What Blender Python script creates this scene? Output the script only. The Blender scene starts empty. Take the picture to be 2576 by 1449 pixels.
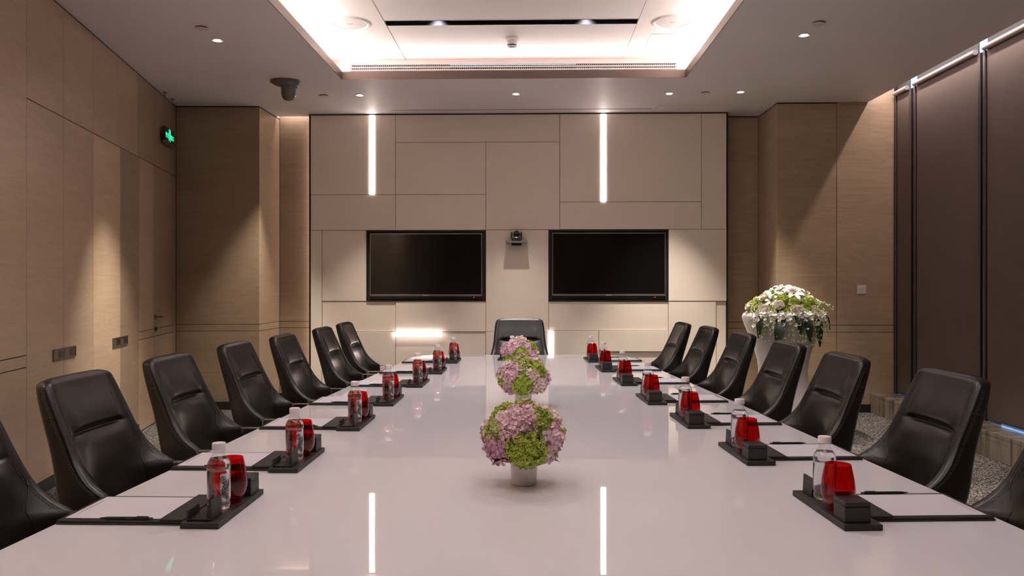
import bpy, bmesh, math, random
from mathutils import Vector, Matrix

# ------------------------------------------------------------------ camera, world, lights, exposure
scene = bpy.context.scene
COL = scene.collection
R = math.radians
YAW = math.atan2(48, 1990)                 # camera looks 1.4 degrees off the room's long axis
CAM_Z = 1.476
CEIL = 3.528                               # lower ceiling
UPPER = 3.828                              # raised ceiling inside the cove

cam_d = bpy.data.cameras.new('camera')
cam_d.sensor_width = 36.0
cam_d.lens = 36.0 * 1990 / 2576
cam_d.shift_y = -13.5 / 2576
cam_d.clip_start = 0.05
cam = bpy.data.objects.new('camera', cam_d)
cam.location = (0, 0, CAM_Z)
cam.rotation_euler = (R(90), 0, YAW)
COL.objects.link(cam)
scene.camera = cam

scene.view_settings.view_transform = 'Standard'
scene.view_settings.look = 'None'
scene.view_settings.exposure = 1.42
scene.view_settings.gamma = 1.0
scene.view_settings.use_curve_mapping = False
cy = scene.cycles
cy.max_bounces = 9
cy.diffuse_bounces = 5
cy.glossy_bounces = 4
cy.transmission_bounces = 8
cy.transparent_max_bounces = 12
cy.caustics_reflective = False
cy.caustics_refractive = False
cy.sample_clamp_indirect = 4.0

world = bpy.data.worlds.new('evening_sky')
scene.world = world
world.use_nodes = True
bg = world.node_tree.nodes['Background']
bg.inputs[0].default_value = (0.40, 0.62, 1.0, 1)
bg.inputs[1].default_value = 1.4

COVE_COL = (1.0, 0.90, 0.87)
SPOT_COL = (1.0, 0.90, 0.77)


def area_light(name, loc, sx, sy, power, col, rot=(0, 0, 0)):
    d = bpy.data.lights.new(name, 'AREA')
    d.shape = 'RECTANGLE'
    d.size, d.size_y = sx, sy
    d.energy = power
    d.color = col
    o = bpy.data.objects.new(name, d)
    o.location = loc
    o.rotation_euler = rot
    COL.objects.link(o)
    return o


def spot_light(name, loc, power, half=31, blend=0.45, col=SPOT_COL, tilt=(0, 0)):
    d = bpy.data.lights.new(name, 'SPOT')
    d.energy = power
    d.color = col
    d.spot_size = R(2 * half)
    d.spot_blend = blend
    d.shadow_soft_size = 0.025
    o = bpy.data.objects.new(name, d)
    o.location = loc
    o.rotation_euler = (R(tilt[0]), R(tilt[1]), 0)
    COL.objects.link(o)
    return o


# LED strips in the cove trough (pointing up), the window slot (pointing down) and behind the screen wall
SPOT_K = 1.7
UP = (math.pi, 0, 0)
COVE_W = 2.5                              # watts per metre
CT = 66                                    # the strips are aimed in over the raised ceiling
area_light('cove_led', (-2.02, 4.35, 3.600), 0.04, 7.6, COVE_W * 7.6, COVE_COL, (math.pi, R(CT), 0))
area_light('cove_led', (1.655, 4.35, 3.600), 0.04, 7.6, COVE_W * 7.6, COVE_COL, (math.pi, R(-CT), 0))
area_light('cove_led', (-0.18, 8.20, 3.600), 3.5, 0.04, COVE_W * 0.55 * 3.5, COVE_COL, (math.pi + R(CT), 0, 0))
area_light('cove_led', (-0.18, 0.50, 3.600), 3.5, 0.04, COVE_W * 3.5, COVE_COL, (math.pi - R(CT), 0, 0))
area_light('slot_led', (3.955, 6.1, 3.765), 0.025, 5.9, 15, (1.0, 0.84, 0.80), (0, R(-14), 0))
area_light('recess_led', (-2.92, 9.735, 3.62), 0.42, 0.03, 0.5, (1.0, 0.86, 0.82), (R(35), 0, 0))
o = area_light('edge_led', (-2.715, 9.775, 1.75), 0.02, 3.4, 1.2, (1.0, 0.80, 0.72), (R(90), 0, R(88)))
# x, y, watts, half angle, tilt about x, tilt about y
DOWN = [(-2.653, 6.632, 135, 25, 5, 10), (-2.618, 8.609, 80, 24, 6, 9), (-1.873, 8.609, 55, 26, 8, 0), (-0.164, 8.595, 45, 26, 8, 0), (1.5, 8.617, 105, 27, 8, -2),
        (2.252, 8.564, 125, 27, -3, -7), (2.262, 6.611, 80, 22, 0, -12)]
for x, y, p, hf, tx, ty in DOWN:
    spot_light('downlight_lamp', (x, y, CEIL - 0.015), p * SPOT_K, hf, 0.85, SPOT_COL, (tx, ty))
# the same rows of downlights go on towards and behind the camera
for x, y, p, ty in [(-2.62, 3.70, 95, 12), (2.27, 4.65, 110, -10), (-2.58, 2.6, 170, 14), (2.27, 2.7, 110, -10), (-2.55, 0.7, 150, 12), (2.27, 0.7, 110, -10),
                    (-1.2, -1.6, 110, 0), (0.9, -1.6, 110, 0)]:
    spot_light('downlight_lamp', (x, y, CEIL - 0.015), p * SPOT_K, 23, 0.5, SPOT_COL, (0, ty))
# wide lamps without fixtures, added by the raised ceiling to brighten the table
for y, p, hf in ((7.144, 40, 52), (4.6, 20, 70), (2.1, 12, 70)):
    for x in (-0.85, 0.50):
        spot_light('added_fill_lamp', (x, y, 3.915 if y > 7 else 3.80), p, hf, 0.6, (1.0, 0.92, 0.91))


# ------------------------------------------------------------------ materials
def mat(name):
    m = bpy.data.materials.new(name)
    m.use_nodes = True
    nt = m.node_tree
    b = nt.nodes['Principled BSDF']
    return m, nt, b


def N(nt, t, **kw):
    n = nt.nodes.new(t)
    for k, v in kw.items():
        setattr(n, k, v)
    return n


def L(nt, a, b):
    nt.links.new(a, b)


def ramp(nt, stops):
    n = N(nt, 'ShaderNodeValToRGB')
    cr = n.color_ramp
    while len(cr.elements) < len(stops):
        cr.elements.new(0.5)
    for e, (p, c) in zip(cr.elements, stops):
        e.position = p
        e.color = (*c, 1) if len(c) == 3 else c
    return n


def bump(nt, b, height, strength, dist):
    bn = N(nt, 'ShaderNodeBump')
    bn.inputs['Strength'].default_value = strength
    bn.inputs['Distance'].default_value = dist
    L(nt, height, bn.inputs['Height'])
    L(nt, bn.outputs['Normal'], b.inputs['Normal'])


def coords(nt, scale=(1, 1, 1), kind='Object', rnd=0.0):
    tc = N(nt, 'ShaderNodeTexCoord')
    mp = N(nt, 'ShaderNodeMapping')
    mp.inputs['Scale'].default_value = scale
    src = tc.outputs[kind]
    if rnd:
        oi = N(nt, 'ShaderNodeObjectInfo')
        mu = N(nt, 'ShaderNodeMath', operation='MULTIPLY')
        mu.inputs[1].default_value = rnd
        L(nt, oi.outputs['Random'], mu.inputs[0])
        cb = N(nt, 'ShaderNodeCombineXYZ')
        L(nt, mu.outputs[0], cb.inputs[0])
        L(nt, mu.outputs[0], cb.inputs[1])
        L(nt, mu.outputs[0], cb.inputs[2])
        ad = N(nt, 'ShaderNodeVectorMath', operation='ADD')
        L(nt, src, ad.inputs[0])
        L(nt, cb.outputs[0], ad.inputs[1])
        src = ad.outputs[0]
    L(nt, src, mp.inputs['Vector'])
    return mp.outputs[0]


def noise(nt, vec, scale, detail=3, rough=0.55, dist=0.0):
    n = N(nt, 'ShaderNodeTexNoise')
    n.inputs['Scale'].default_value = scale
    n.inputs['Detail'].default_value = detail
    n.inputs['Roughness'].default_value = rough
    n.inputs['Distortion'].default_value = dist
    if vec is not None:
        L(nt, vec, n.inputs['Vector'])
    return n


def plain(name, col, rough=0.5, metal=0.0, spec=0.5, var=0.04, nscale=8.0, coat=0.0, bmp=0.0, bscale=200):
    m, nt, b = mat(name)
    v = coords(nt)
    n = noise(nt, v, nscale)
    r = ramp(nt, [(0.3, tuple(c * (1 - var) for c in col)), (0.7, tuple(min(1, c * (1 + var)) for c in col))])
    L(nt, n.outputs['Fac'], r.inputs['Fac'])
    L(nt, r.outputs['Color'], b.inputs['Base Color'])
    b.inputs['Roughness'].default_value = rough
    b.inputs['Metallic'].default_value = metal
    b.inputs['Specular IOR Level'].default_value = spec
    b.inputs['Coat Weight'].default_value = coat
    if bmp:
        n2 = noise(nt, v, bscale, 2)
        bump(nt, b, n2.outputs['Fac'], bmp, 0.001)
    return m


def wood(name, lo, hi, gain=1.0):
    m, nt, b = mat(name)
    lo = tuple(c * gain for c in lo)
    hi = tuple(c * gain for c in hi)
    v = coords(nt, rnd=7.0)

    def mapped(sx, sz):
        mp = N(nt, 'ShaderNodeMapping')
        mp.inputs['Scale'].default_value = (sx, 1.0, sz)
        L(nt, v, mp.inputs['Vector'])
        return mp.outputs[0]
    # rows of veneer leaves: each row shifts the figure a little
    big = noise(nt, mapped(0.9, 5.0), 1.0, 2, 0.5, 0.4)
    mul = N(nt, 'ShaderNodeMath', operation='MULTIPLY')
    mul.inputs[1].default_value = 9.0
    L(nt, big.outputs['Fac'], mul.inputs[0])
    fr = N(nt, 'ShaderNodeMath', operation='PINGPONG')
    fr.inputs[1].default_value = 0.5
    L(nt, mul.outputs[0], fr.inputs[0])
    fine = noise(nt, mapped(3.0, 150.0), 1.0, 3, 0.6)
    patch = noise(nt, mapped(0.6, 3.6), 1.0, 1, 0.5)
    s1 = N(nt, 'ShaderNodeMath', operation='MULTIPLY_ADD')
    s1.inputs[1].default_value = 0.24
    L(nt, fr.outputs[0], s1.inputs[0])
    s2 = N(nt, 'ShaderNodeMath', operation='MULTIPLY')
    s2.inputs[1].default_value = 0.45
    L(nt, fine.outputs['Fac'], s2.inputs[0])
    L(nt, s2.outputs[0], s1.inputs[2])
    s3 = N(nt, 'ShaderNodeMath', operation='MULTIPLY_ADD')
    s3.inputs[1].default_value = 0.35
    L(nt, patch.outputs['Fac'], s3.inputs[0])
    L(nt, s1.outputs[0], s3.inputs[2])
    r = ramp(nt, [(0.20, lo), (0.72, hi)])
    L(nt, s3.outputs[0], r.inputs['Fac'])
    L(nt, r.outputs['Color'], b.inputs['Base Color'])
    b.inputs['Roughness'].default_value = 0.33
    b.inputs['Specular IOR Level'].default_value = 0.45
    bump(nt, b, fine.outputs['Fac'], 0.08, 0.002)
    return m


OAK_LO, OAK_HI = (0.355, 0.252, 0.170), (0.550, 0.405, 0.278)
M = {}
M['oak'] = wood('oak_veneer', OAK_LO, OAK_HI)
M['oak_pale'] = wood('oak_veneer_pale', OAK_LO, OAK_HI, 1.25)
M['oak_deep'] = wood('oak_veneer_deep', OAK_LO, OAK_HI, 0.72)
M['oak_shadow_gap'] = plain('dark_groove', (0.030, 0.020, 0.014), 0.8)
M['ceiling'] = plain('ceiling_paint', (0.80, 0.76, 0.775), 0.55, var=0.015, nscale=2)
M['upper'] = plain('raised_ceiling_paint', (0.80, 0.715, 0.675), 0.6, var=0.015, nscale=2)
M['bronze'] = plain('brushed_bronze', (0.22, 0.165, 0.145), 0.38, 0.9)
M['black_trim'] = plain('black_trim', (0.012, 0.011, 0.011), 0.4)
M['steel'] = plain('polished_steel', (0.74, 0.69, 0.65), 0.28, 0.95)
M['dark_chrome'] = plain('dark_chrome', (0.30, 0.28, 0.27), 0.12, 1.0)
M['grey_metal'] = plain('grey_metal', (0.30, 0.28, 0.27), 0.35, 0.9)
M['white_plastic'] = plain('white_plastic', (0.72, 0.66, 0.62), 0.35)
M['grey_plastic'] = plain('grey_plastic', (0.125, 0.11, 0.105), 0.35)
M['black_plastic'] = plain('black_plastic', (0.012, 0.012, 0.012), 0.3)
M['dark_recess'] = plain('dark_recess', (0.02, 0.018, 0.018), 0.7)
M['screen'] = plain('tv_screen', (0.006, 0.006, 0.006), 0.11, spec=0.5)
M['bezel'] = plain('tv_bezel', (0.012, 0.012, 0.012), 0.18)
M['bezel_line'] = plain('tv_edge', (0.26, 0.25, 0.25), 0.28, 0.7)
M['skirting'] = plain('skirting', (0.016, 0.014, 0.013), 0.35)
M['socket'] = plain('socket_metal', (0.17, 0.13, 0.105), 0.35, 0.6)
M['ceramic'] = plain('white_ceramic', (0.72, 0.67, 0.68), 0.18, var=0.01, coat=0.3)
M['planter'] = plain('gloss_planter', (0.74, 0.71, 0.69), 0.12, var=0.01, coat=0.6)
M['paper'] = plain('note_paper', (0.63, 0.61, 0.675), 0.8, var=0.01)
M['ink'] = plain('printed_ink', (0.36, 0.33, 0.36), 0.8)
M['cap'] = plain('bottle_cap', (0.80, 0.74, 0.77), 0.4, var=0.01)
M['blind'] = plain('blind_fabric', (0.130, 0.093, 0.077), 0.75, var=0.05, nscale=3, bmp=0.1, bscale=700)
M['blind_tube'] = plain('blind_tube', (0.30, 0.25, 0.225), 0.4, 0.2)
M['window_frame'] = plain('window_frame', (0.030, 0.026, 0.026), 0.35, 0.4)
M['rail_grey'] = plain('rail_grey', (0.11, 0.09, 0.085), 0.4, 0.5)
M['table_base'] = plain('table_base', (0.02, 0.017, 0.016), 0.4)
M['goods'] = plain('black_leather_goods', (0.019, 0.017, 0.017), 0.48, var=0.15, nscale=60, bmp=0.12, bscale=900)
M['goods_thread'] = plain('dark_thread', (0.05, 0.046, 0.046), 0.6)
M['thread'] = plain('grey_thread', (0.085, 0.075, 0.078), 0.6)
M['pen'] = plain('black_pen', (0.02, 0.017, 0.017), 0.25)
M['leaf_dark'] = plain('dark_leaf', (0.018, 0.042, 0.014), 0.3, var=0.3, nscale=30)
M['leaf_mid'] = plain('green_leaf', (0.10, 0.17, 0.028), 0.45, var=0.3, nscale=40)
M['stem'] = plain('green_stem', (0.20, 0.26, 0.07), 0.5)
M['bud'] = plain('orchid_bud', (0.55, 0.60, 0.25), 0.45, var=0.25, nscale=40)
M['rose'] = plain('cream_rose', (0.86, 0.80, 0.68), 0.6, var=0.1, nscale=25)
M['lily'] = plain('white_lily', (0.90, 0.88, 0.82), 0.5, var=0.06, nscale=25)
M['anther'] = plain('anther', (0.10, 0.035, 0.02), 0.6)


def petal_mat(name, a, b_, c):
    m, nt, b = mat(name)
    v = coords(nt)
    n = noise(nt, v, 34.0, 2)
    r = ramp(nt, [(0.25, a), (0.5, b_), (0.75, c)])
    L(nt, n.outputs['Fac'], r.inputs['Fac'])
    L(nt, r.outputs['Color'], b.inputs['Base Color'])
    b.inputs['Roughness'].default_value = 0.55
    b.inputs['Specular IOR Level'].default_value = 0.3
    return m


M['pink'] = petal_mat('pink_petals', (0.62, 0.36, 0.44), (0.80, 0.55, 0.62), (0.90, 0.72, 0.76))
M['mauve'] = petal_mat('mauve_petals', (0.58, 0.28, 0.42), (0.72, 0.43, 0.56), (0.84, 0.60, 0.68))
M['blush'] = petal_mat('blush_petals', (0.68, 0.50, 0.48), (0.83, 0.67, 0.64), (0.90, 0.80, 0.70))
M['lime'] = petal_mat('lime_petals', (0.26, 0.36, 0.03), (0.44, 0.54, 0.075), (0.66, 0.72, 0.22))
M['lime_pale'] = petal_mat('pale_lime_petals', (0.30, 0.38, 0.06), (0.50, 0.56, 0.17), (0.70, 0.70, 0.36))
M['core'] = plain('flower_core', (0.17, 0.22, 0.035), 0.8)


def make_leather():
    m, nt, b = mat('black_leather')
    v = coords(nt)
    vo = N(nt, 'ShaderNodeTexVoronoi')
    vo.inputs['Scale'].default_value = 260
    L(nt, v, vo.inputs['Vector'])
    n = noise(nt, v, 7.0, 3)
    r = ramp(nt, [(0.3, (0.0075, 0.0060, 0.0061)), (0.7, (0.0120, 0.0096, 0.0097))])
    L(nt, n.outputs['Fac'], r.inputs['Fac'])
    L(nt, r.outputs['Color'], b.inputs['Base Color'])
    rr = N(nt, 'ShaderNodeMapRange')
    rr.inputs[3].default_value = 0.27
    rr.inputs[4].default_value = 0.36
    L(nt, n.outputs['Fac'], rr.inputs[0])
    L(nt, rr.outputs[0], b.inputs['Roughness'])
    b.inputs['Specular IOR Level'].default_value = 0.55
    bump(nt, b, vo.outputs['Distance'], 0.10, 0.002)
    return m


def make_fabric(name, col):
    m, nt, b = mat(name)
    v = coords(nt)

    def mp(sx, sz):
        p = N(nt, 'ShaderNodeMapping')
        p.inputs['Scale'].default_value = (sx, 1, sz)
        L(nt, v, p.inputs['Vector'])
        return p.outputs[0]
    a = noise(nt, mp(22, 620), 1.0, 2)
    c = noise(nt, mp(560, 60), 1.0, 1)
    mx = N(nt, 'ShaderNodeMath', operation='ADD')
    L(nt, a.outputs['Fac'], mx.inputs[0])
    L(nt, c.outputs['Fac'], mx.inputs[1])
    r = ramp(nt, [(0.75, tuple(k * 0.93 for k in col)), (1.25 / 1.3, tuple(k * 1.05 for k in col))])
    L(nt, mx.outputs[0], r.inputs['Fac'])
    L(nt, r.outputs['Color'], b.inputs['Base Color'])
    b.inputs['Roughness'].default_value = 0.62
    b.inputs['Specular IOR Level'].default_value = 0.3
    bump(nt, b, mx.outputs[0], 0.1, 0.001)
    return m


def make_carpet():
    m, nt, b = mat('speckled_carpet')
    v = coords(nt)
    big = noise(nt, v, 1.1, 3)
    vo = N(nt, 'ShaderNodeTexVoronoi')
    vo.inputs['Scale'].default_value = 150
    L(nt, v, vo.inputs['Vector'])
    cs = N(nt, 'ShaderNodeSeparateColor')
    L(nt, vo.outputs['Color'], cs.inputs[0])
    mr = N(nt, 'ShaderNodeMath', operation='MULTIPLY_ADD')
    mr.inputs[1].default_value = 0.55
    L(nt, big.outputs['Fac'], mr.inputs[0])
    L(nt, cs.outputs[0], mr.inputs[2])
    r = ramp(nt, [(0.72, (0.010, 0.009, 0.008)), (0.95, (0.03, 0.026, 0.023)), (1.0, (0.30, 0.27, 0.24))])
    L(nt, mr.outputs[0], r.inputs['Fac'])
    L(nt, r.outputs['Color'], b.inputs['Base Color'])
    b.inputs['Roughness'].default_value = 0.95
    bump(nt, b, vo.outputs['Distance'], 0.6, 0.006)
    return m


def make_stone():
    m, nt, b = mat('striped_stone')
    v = coords(nt)

    def mp(s):
        p = N(nt, 'ShaderNodeMapping')
        p.inputs['Scale'].default_value = s
        L(nt, v, p.inputs['Vector'])
        return p.outputs[0]
    a = noise(nt, mp((3, 9, 0.8)), 1.0, 4, 0.6, 0.6)
    c = noise(nt, mp((20, 60, 4)), 1.0, 3, 0.6)
    mx = N(nt, 'ShaderNodeMath', operation='MULTIPLY_ADD')
    mx.inputs[1].default_value = 0.35
    L(nt, c.outputs['Fac'], mx.inputs[0])
    L(nt, a.outputs['Fac'], mx.inputs[2])
    r = ramp(nt, [(0.5, (0.045, 0.041, 0.036)), (0.62, (0.14, 0.115, 0.092)), (0.75, (0.25, 0.20, 0.15)), (0.85, (0.17, 0.145, 0.12))])
    L(nt, mx.outputs[0], r.inputs['Fac'])
    L(nt, r.outputs['Color'], b.inputs['Base Color'])
    b.inputs['Roughness'].default_value = 0.3
    return m


def make_glass_top():
    m, nt, b = mat('white_glass_top')
    v = coords(nt)
    n = noise(nt, v, 0.6, 1)
    r = ramp(nt, [(0.3, (0.75, 0.745, 0.79)), (0.7, (0.77, 0.765, 0.81))])
    L(nt, n.outputs['Fac'], r.inputs['Fac'])
    L(nt, r.outputs['Color'], b.inputs['Base Color'])
    b.inputs['Roughness'].default_value = 0.008
    b.inputs['Specular IOR Level'].default_value = 0.5
    b.inputs['IOR'].default_value = 1.5
    return m


def thin_glass(name, tint, gloss_rough=0.02, ior=1.5, gloss=(1, 1, 1)):
    m = bpy.data.materials.new(name)
    m.use_nodes = True
    nt = m.node_tree
    nt.nodes.clear()
    out = N(nt, 'ShaderNodeOutputMaterial')
    tr = N(nt, 'ShaderNodeBsdfTransparent')
    tr.inputs[0].default_value = (*tint, 1)
    gl = N(nt, 'ShaderNodeBsdfGlossy')
    gl.inputs[0].default_value = (*gloss, 1)
    gl.inputs['Roughness'].default_value = gloss_rough
    lw_ = N(nt, 'ShaderNodeLayerWeight')
    lw_.inputs[0].default_value = 0.5
    pw = N(nt, 'ShaderNodeMath', operation='POWER')
    pw.inputs[1].default_value = 4.5
    L(nt, lw_.outputs['Facing'], pw.inputs[0])
    fr = N(nt, 'ShaderNodeMath', operation='MULTIPLY_ADD')
    f0 = ((ior - 1) / (ior + 1)) ** 2
    fr.inputs[1].default_value = 0.75
    fr.inputs[2].default_value = f0
    L(nt, pw.outputs[0], fr.inputs[0])
    mx = N(nt, 'ShaderNodeMixShader')
    L(nt, fr.outputs[0], mx.inputs[0])
    L(nt, tr.outputs[0], mx.inputs[1])
    L(nt, gl.outputs[0], mx.inputs[2])
    L(nt, mx.outputs[0], out.inputs[0])
    return m


def water_mat():
    m, nt, b = mat('clear_water')
    b.inputs['Base Color'].default_value = (0.97, 0.97, 0.98, 1)
    b.inputs['Transmission Weight'].default_value = 1.0
    b.inputs['Roughness'].default_value = 0.0
    b.inputs['IOR'].default_value = 1.33
    return m


def emit(name, col, strength):
    m = bpy.data.materials.new(name)
    m.use_nodes = True
    nt = m.node_tree
    nt.nodes.clear()
    out = N(nt, 'ShaderNodeOutputMaterial')
    e = N(nt, 'ShaderNodeEmission')
    e.inputs[0].default_value = (*col, 1)
    e.inputs[1].default_value = strength
    L(nt, e.outputs[0], out.inputs[0])
    return m


M['leather'] = make_leather()
M['cream'] = make_fabric('cream_wall_fabric', (0.83, 0.735, 0.645))
M['carpet'] = make_carpet()
M['stone'] = make_stone()
M['glass_top'] = make_glass_top()
M['pet'] = thin_glass('clear_bottle_plastic', (0.97, 0.97, 0.98), 0.04, 1.75)
M['red_glass'] = thin_glass('ruby_glass', (0.82, 0.10, 0.115), 0.02, 1.5)
M['pane'] = thin_glass('window_glass', (0.85, 0.93, 1.0))
M['water'] = water_mat()
M['strip'] = emit('light_strip_diffuser', (1.0, 0.83, 0.76), 4.5)
M['lamp_lens'] = emit('downlight_lens', (1.0, 0.90, 0.76), 9.0)
M['sign_green'] = emit('sign_green', (0.03, 1.0, 0.42), 0.6)
M['led_red'] = emit('standby_red', (1.0, 0.02, 0.01), 2.0)


def label_mat():
    m, nt, b = mat('bottle_label')
    v = coords(nt)
    mp = N(nt, 'ShaderNodeMapping')
    mp.inputs['Scale'].default_value = (420, 420, 330)
    L(nt, v, mp.inputs['Vector'])
    n = noise(nt, mp.outputs[0], 1.0, 1, 0.6)
    mp2 = N(nt, 'ShaderNodeMapping')
    mp2.inputs['Scale'].default_value = (60, 60, 26)
    L(nt, v, mp2.inputs['Vector'])
    n2 = noise(nt, mp2.outputs[0], 1.0, 0)
    ad = N(nt, 'ShaderNodeMath', operation='MULTIPLY_ADD')
    ad.inputs[1].default_value = 0.9
    L(nt, n2.outputs['Fac'], ad.inputs[0])
    L(nt, n.outputs['Fac'], ad.inputs[2])
    r = ramp(nt, [(0.0, (0.055, 0.055, 0.06)), (0.965, (0.75, 0.74, 0.77))])
    r.color_ramp.interpolation = 'CONSTANT'
    L(nt, ad.outputs[0], r.inputs['Fac'])
    L(nt, r.outputs['Color'], b.inputs['Base Color'])
    b.inputs['Roughness'].default_value = 0.4
    return m


M['label'] = label_mat()


# ------------------------------------------------------------------ mesh helpers
class MB:
    def __init__(self):
        self.v, self.f = [], []

    def add(self, verts, faces):
        o = len(self.v)
        self.v += [tuple(p) for p in verts]
        self.f += [tuple(i + o for i in q) for q in faces]
        return self

    def box(self, x0, x1, y0, y1, z0, z1, bev=0.0, seg=1):
        if bev:
            bm = bmesh.new()
            bmesh.ops.create_cube(bm, size=1.0)
            for p in bm.verts:
                p.co = Vector((x0 + (p.co.x + .5) * (x1 - x0), y0 + (p.co.y + .5) * (y1 - y0), z0 + (p.co.z + .5) * (z1 - z0)))
            bmesh.ops.bevel(bm, geom=bm.edges[:], offset=bev, segments=seg, affect='EDGES', profile=0.5)
            self.from_bm(bm)
            return self
        return self.add([(x0, y0, z0), (x1, y0, z0), (x1, y1, z0), (x0, y1, z0), (x0, y0, z1), (x1, y0, z1), (x1, y1, z1), (x0, y1, z1)],
                        [(0, 3, 2, 1), (4, 5, 6, 7), (0, 1, 5, 4), (1, 2, 6, 5), (2, 3, 7, 6), (3, 0, 4, 7)])

    def from_bm(self, bm):
        bm.verts.index_update()
        self.add([p.co[:] for p in bm.verts], [[p.index for p in f.verts] for f in bm.faces])
        bm.free()

    def lathe(self, prof, n=24, c=(0, 0, 0), cap=True):
        rings = [[(c[0] + r * math.cos(2 * math.pi * k / n), c[1] + r * math.sin(2 * math.pi * k / n), c[2] + z) for k in range(n)] for r, z in prof]
        return self.rings(rings, cap)

    def rings(self, rings, cap=True, closed=True):
        n = len(rings[0])
        verts = [p for r in rings for p in r]
        faces = []
        for i in range(len(rings) - 1):
            for k in range(n if closed else n - 1):
                k2 = (k + 1) % n
                faces.append((i * n + k, i * n + k2, (i + 1) * n + k2, (i + 1) * n + k))
        if cap:
            faces.append(tuple(reversed(range(n))))
            faces.append(tuple((len(rings) - 1) * n + k for k in range(n)))
        return self.add(verts, faces)

    def tube(self, pts, r, n=6, cap=True):
        pts = [Vector(p) for p in pts]
        rings = []
        for i, p in enumerate(pts):
            t = (pts[min(i + 1, len(pts) - 1)] - pts[max(i - 1, 0)]).normalized()
            a = t.cross(Vector((0, 0, 1)))
            if a.length < 1e-3:
                a = t.cross(Vector((1, 0, 0)))
            a.normalize()
            b = t.cross(a)
            rr = r[i] if isinstance(r, (list, tuple)) else r
            rings.append([tuple(p + rr * (math.cos(2 * math.pi * k / n) * a + math.sin(2 * math.pi * k / n) * b)) for k in range(n)])
        return self.rings(rings, cap)

    def prism(self, poly, z0, z1):
        n = len(poly)
        return self.add([(x, y, z0) for x, y in poly] + [(x, y, z1) for x, y in poly],
                        [tuple(reversed(range(n))), tuple(range(n, 2 * n))] + [(i, (i + 1) % n, n + (i + 1) % n, n + i) for i in range(n)])

    def ball(self, c, r, n=10, m=6, sq=(1, 1, 1)):
        prof = [(math.sin(math.pi * i / m), -math.cos(math.pi * i / m)) for i in range(m + 1)]
        rings = [[(c[0] + sq[0] * r * max(a, 1e-4) * math.cos(2 * math.pi * k / n), c[1] + sq[1] * r * max(a, 1e-4) * math.sin(2 * math.pi * k / n), c[2] + sq[2] * r * b)
                  for k in range(n)] for a, b in prof]
        return self.rings(rings, False)


def smoothstep(a, b, x):
    t = min(1, max(0, (x - a) / (b - a)))
    return t * t * (3 - 2 * t)


def obj(name, mb, m, parent=None, loc=(0, 0, 0), rot=0.0, smooth=None, fix=True):
    me = bpy.data.meshes.new(name)
    me.from_pydata(mb.v, [], mb.f)
    if fix:
        bm = bmesh.new()
        bm.from_mesh(me)
        bmesh.ops.recalc_face_normals(bm, faces=bm.faces[:])
        bm.to_mesh(me)
        bm.free()
    me.materials.append(M[m] if isinstance(m, str) else m)
    if smooth is not None:
        me.polygons.foreach_set('use_smooth', [True] * len(me.polygons))
        if smooth < 180:
            me.set_sharp_from_angle(angle=R(smooth))
    o = bpy.data.objects.new(name, me)
    o.location = loc
    o.rotation_euler = (0, 0, rot)
    COL.objects.link(o)
    if parent is not None:
        o.parent = parent
    return o


def tag(o, label=None, cat=None, group=None, kind=None):
    if label:
        o['label'] = label
    if cat:
        o['category'] = cat
    if group:
        o['group'] = group
    if kind:
        o['kind'] = kind
    return o


def thing(name, label, cat, loc=(0, 0, 0), rot=0.0, group=None, kind=None):
    o = bpy.data.objects.new(name, None)
    o.empty_display_size = 0.1
    o.location = loc
    o.rotation_euler = (0, 0, rot)
    COL.objects.link(o)
    return tag(o, label, cat, group, kind)


def dup(root, loc, rot, label, group=None):
    """a copy of a thing with copies of its parts and their sub-parts (mesh data shared)"""
    def cp(o, parent):
        c = o.copy()
        COL.objects.link(c)
        c.parent = parent
        for ch in [x for x in o.children]:
            cp(ch, c)
        return c
    r = cp(root, None)
    r.location = loc
    r.rotation_euler = (0, 0, rot)
    r['label'] = label
    if group:
        r['group'] = group
    return r


def lerp_tab(tab, z):
    if z <= tab[0][0]:
        return tab[0][1]
    for (a, x), (b, y) in zip(tab, tab[1:]):
        if z <= b:
            t = (z - a) / (b - a)
            return x + (y - x) * t
    return tab[-1][1]


# ------------------------------------------------------------------ the room
floor = obj('floor', MB().box(-5.2, 4.3, -3.3, 10.1, -0.1, 0.0), 'carpet')
tag(floor, 'speckled grey and cream loop carpet under the table', 'floor', kind='structure')


def wall_frame(name, p0, p1, z0, z1, label, back=0.12, e0=0.0, e1=0.0):
    """wall whose finished face runs p0 -> p1 with the room on its -y side; the object itself is the dark backing"""
    dx, dy = p1[0] - p0[0], p1[1] - p0[1]
    ln, ang = math.hypot(dx, dy), math.atan2(dy, dx)
    w = obj(name, MB().box(-e0, ln + e1, 0.008, back, z0, z1), 'oak_shadow_gap', None, (p0[0], p0[1], 0), ang)
    tag(w, label, 'wall', kind='structure')
    return w, ln


def panel(w, x0, x1, z0, z1, m, y0=0.0, y1=0.0095, gap=0.0030, bev=0.0012, name='panel'):
    return obj(name, MB().box(x0 + gap, x1 - gap, y0, y1, z0 + gap, z1 - gap, bev), m, w)


G1, G2, TOPZ, STEP = 0.912, 0.991, CEIL - 0.012, 2.706
BASE = 0.09
# left wall: measured along its length from t = 0 at the point below the ceiling's edge in view
P0 = Vector((-3.451, 5.662))
dirL = Vector((-4.119 + 3.451, 9.08 - 5.662)).normalized()
T0 = 9.0                                   # the wall starts 9 m before that point


def lw(t):
    return t + T0


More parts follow.
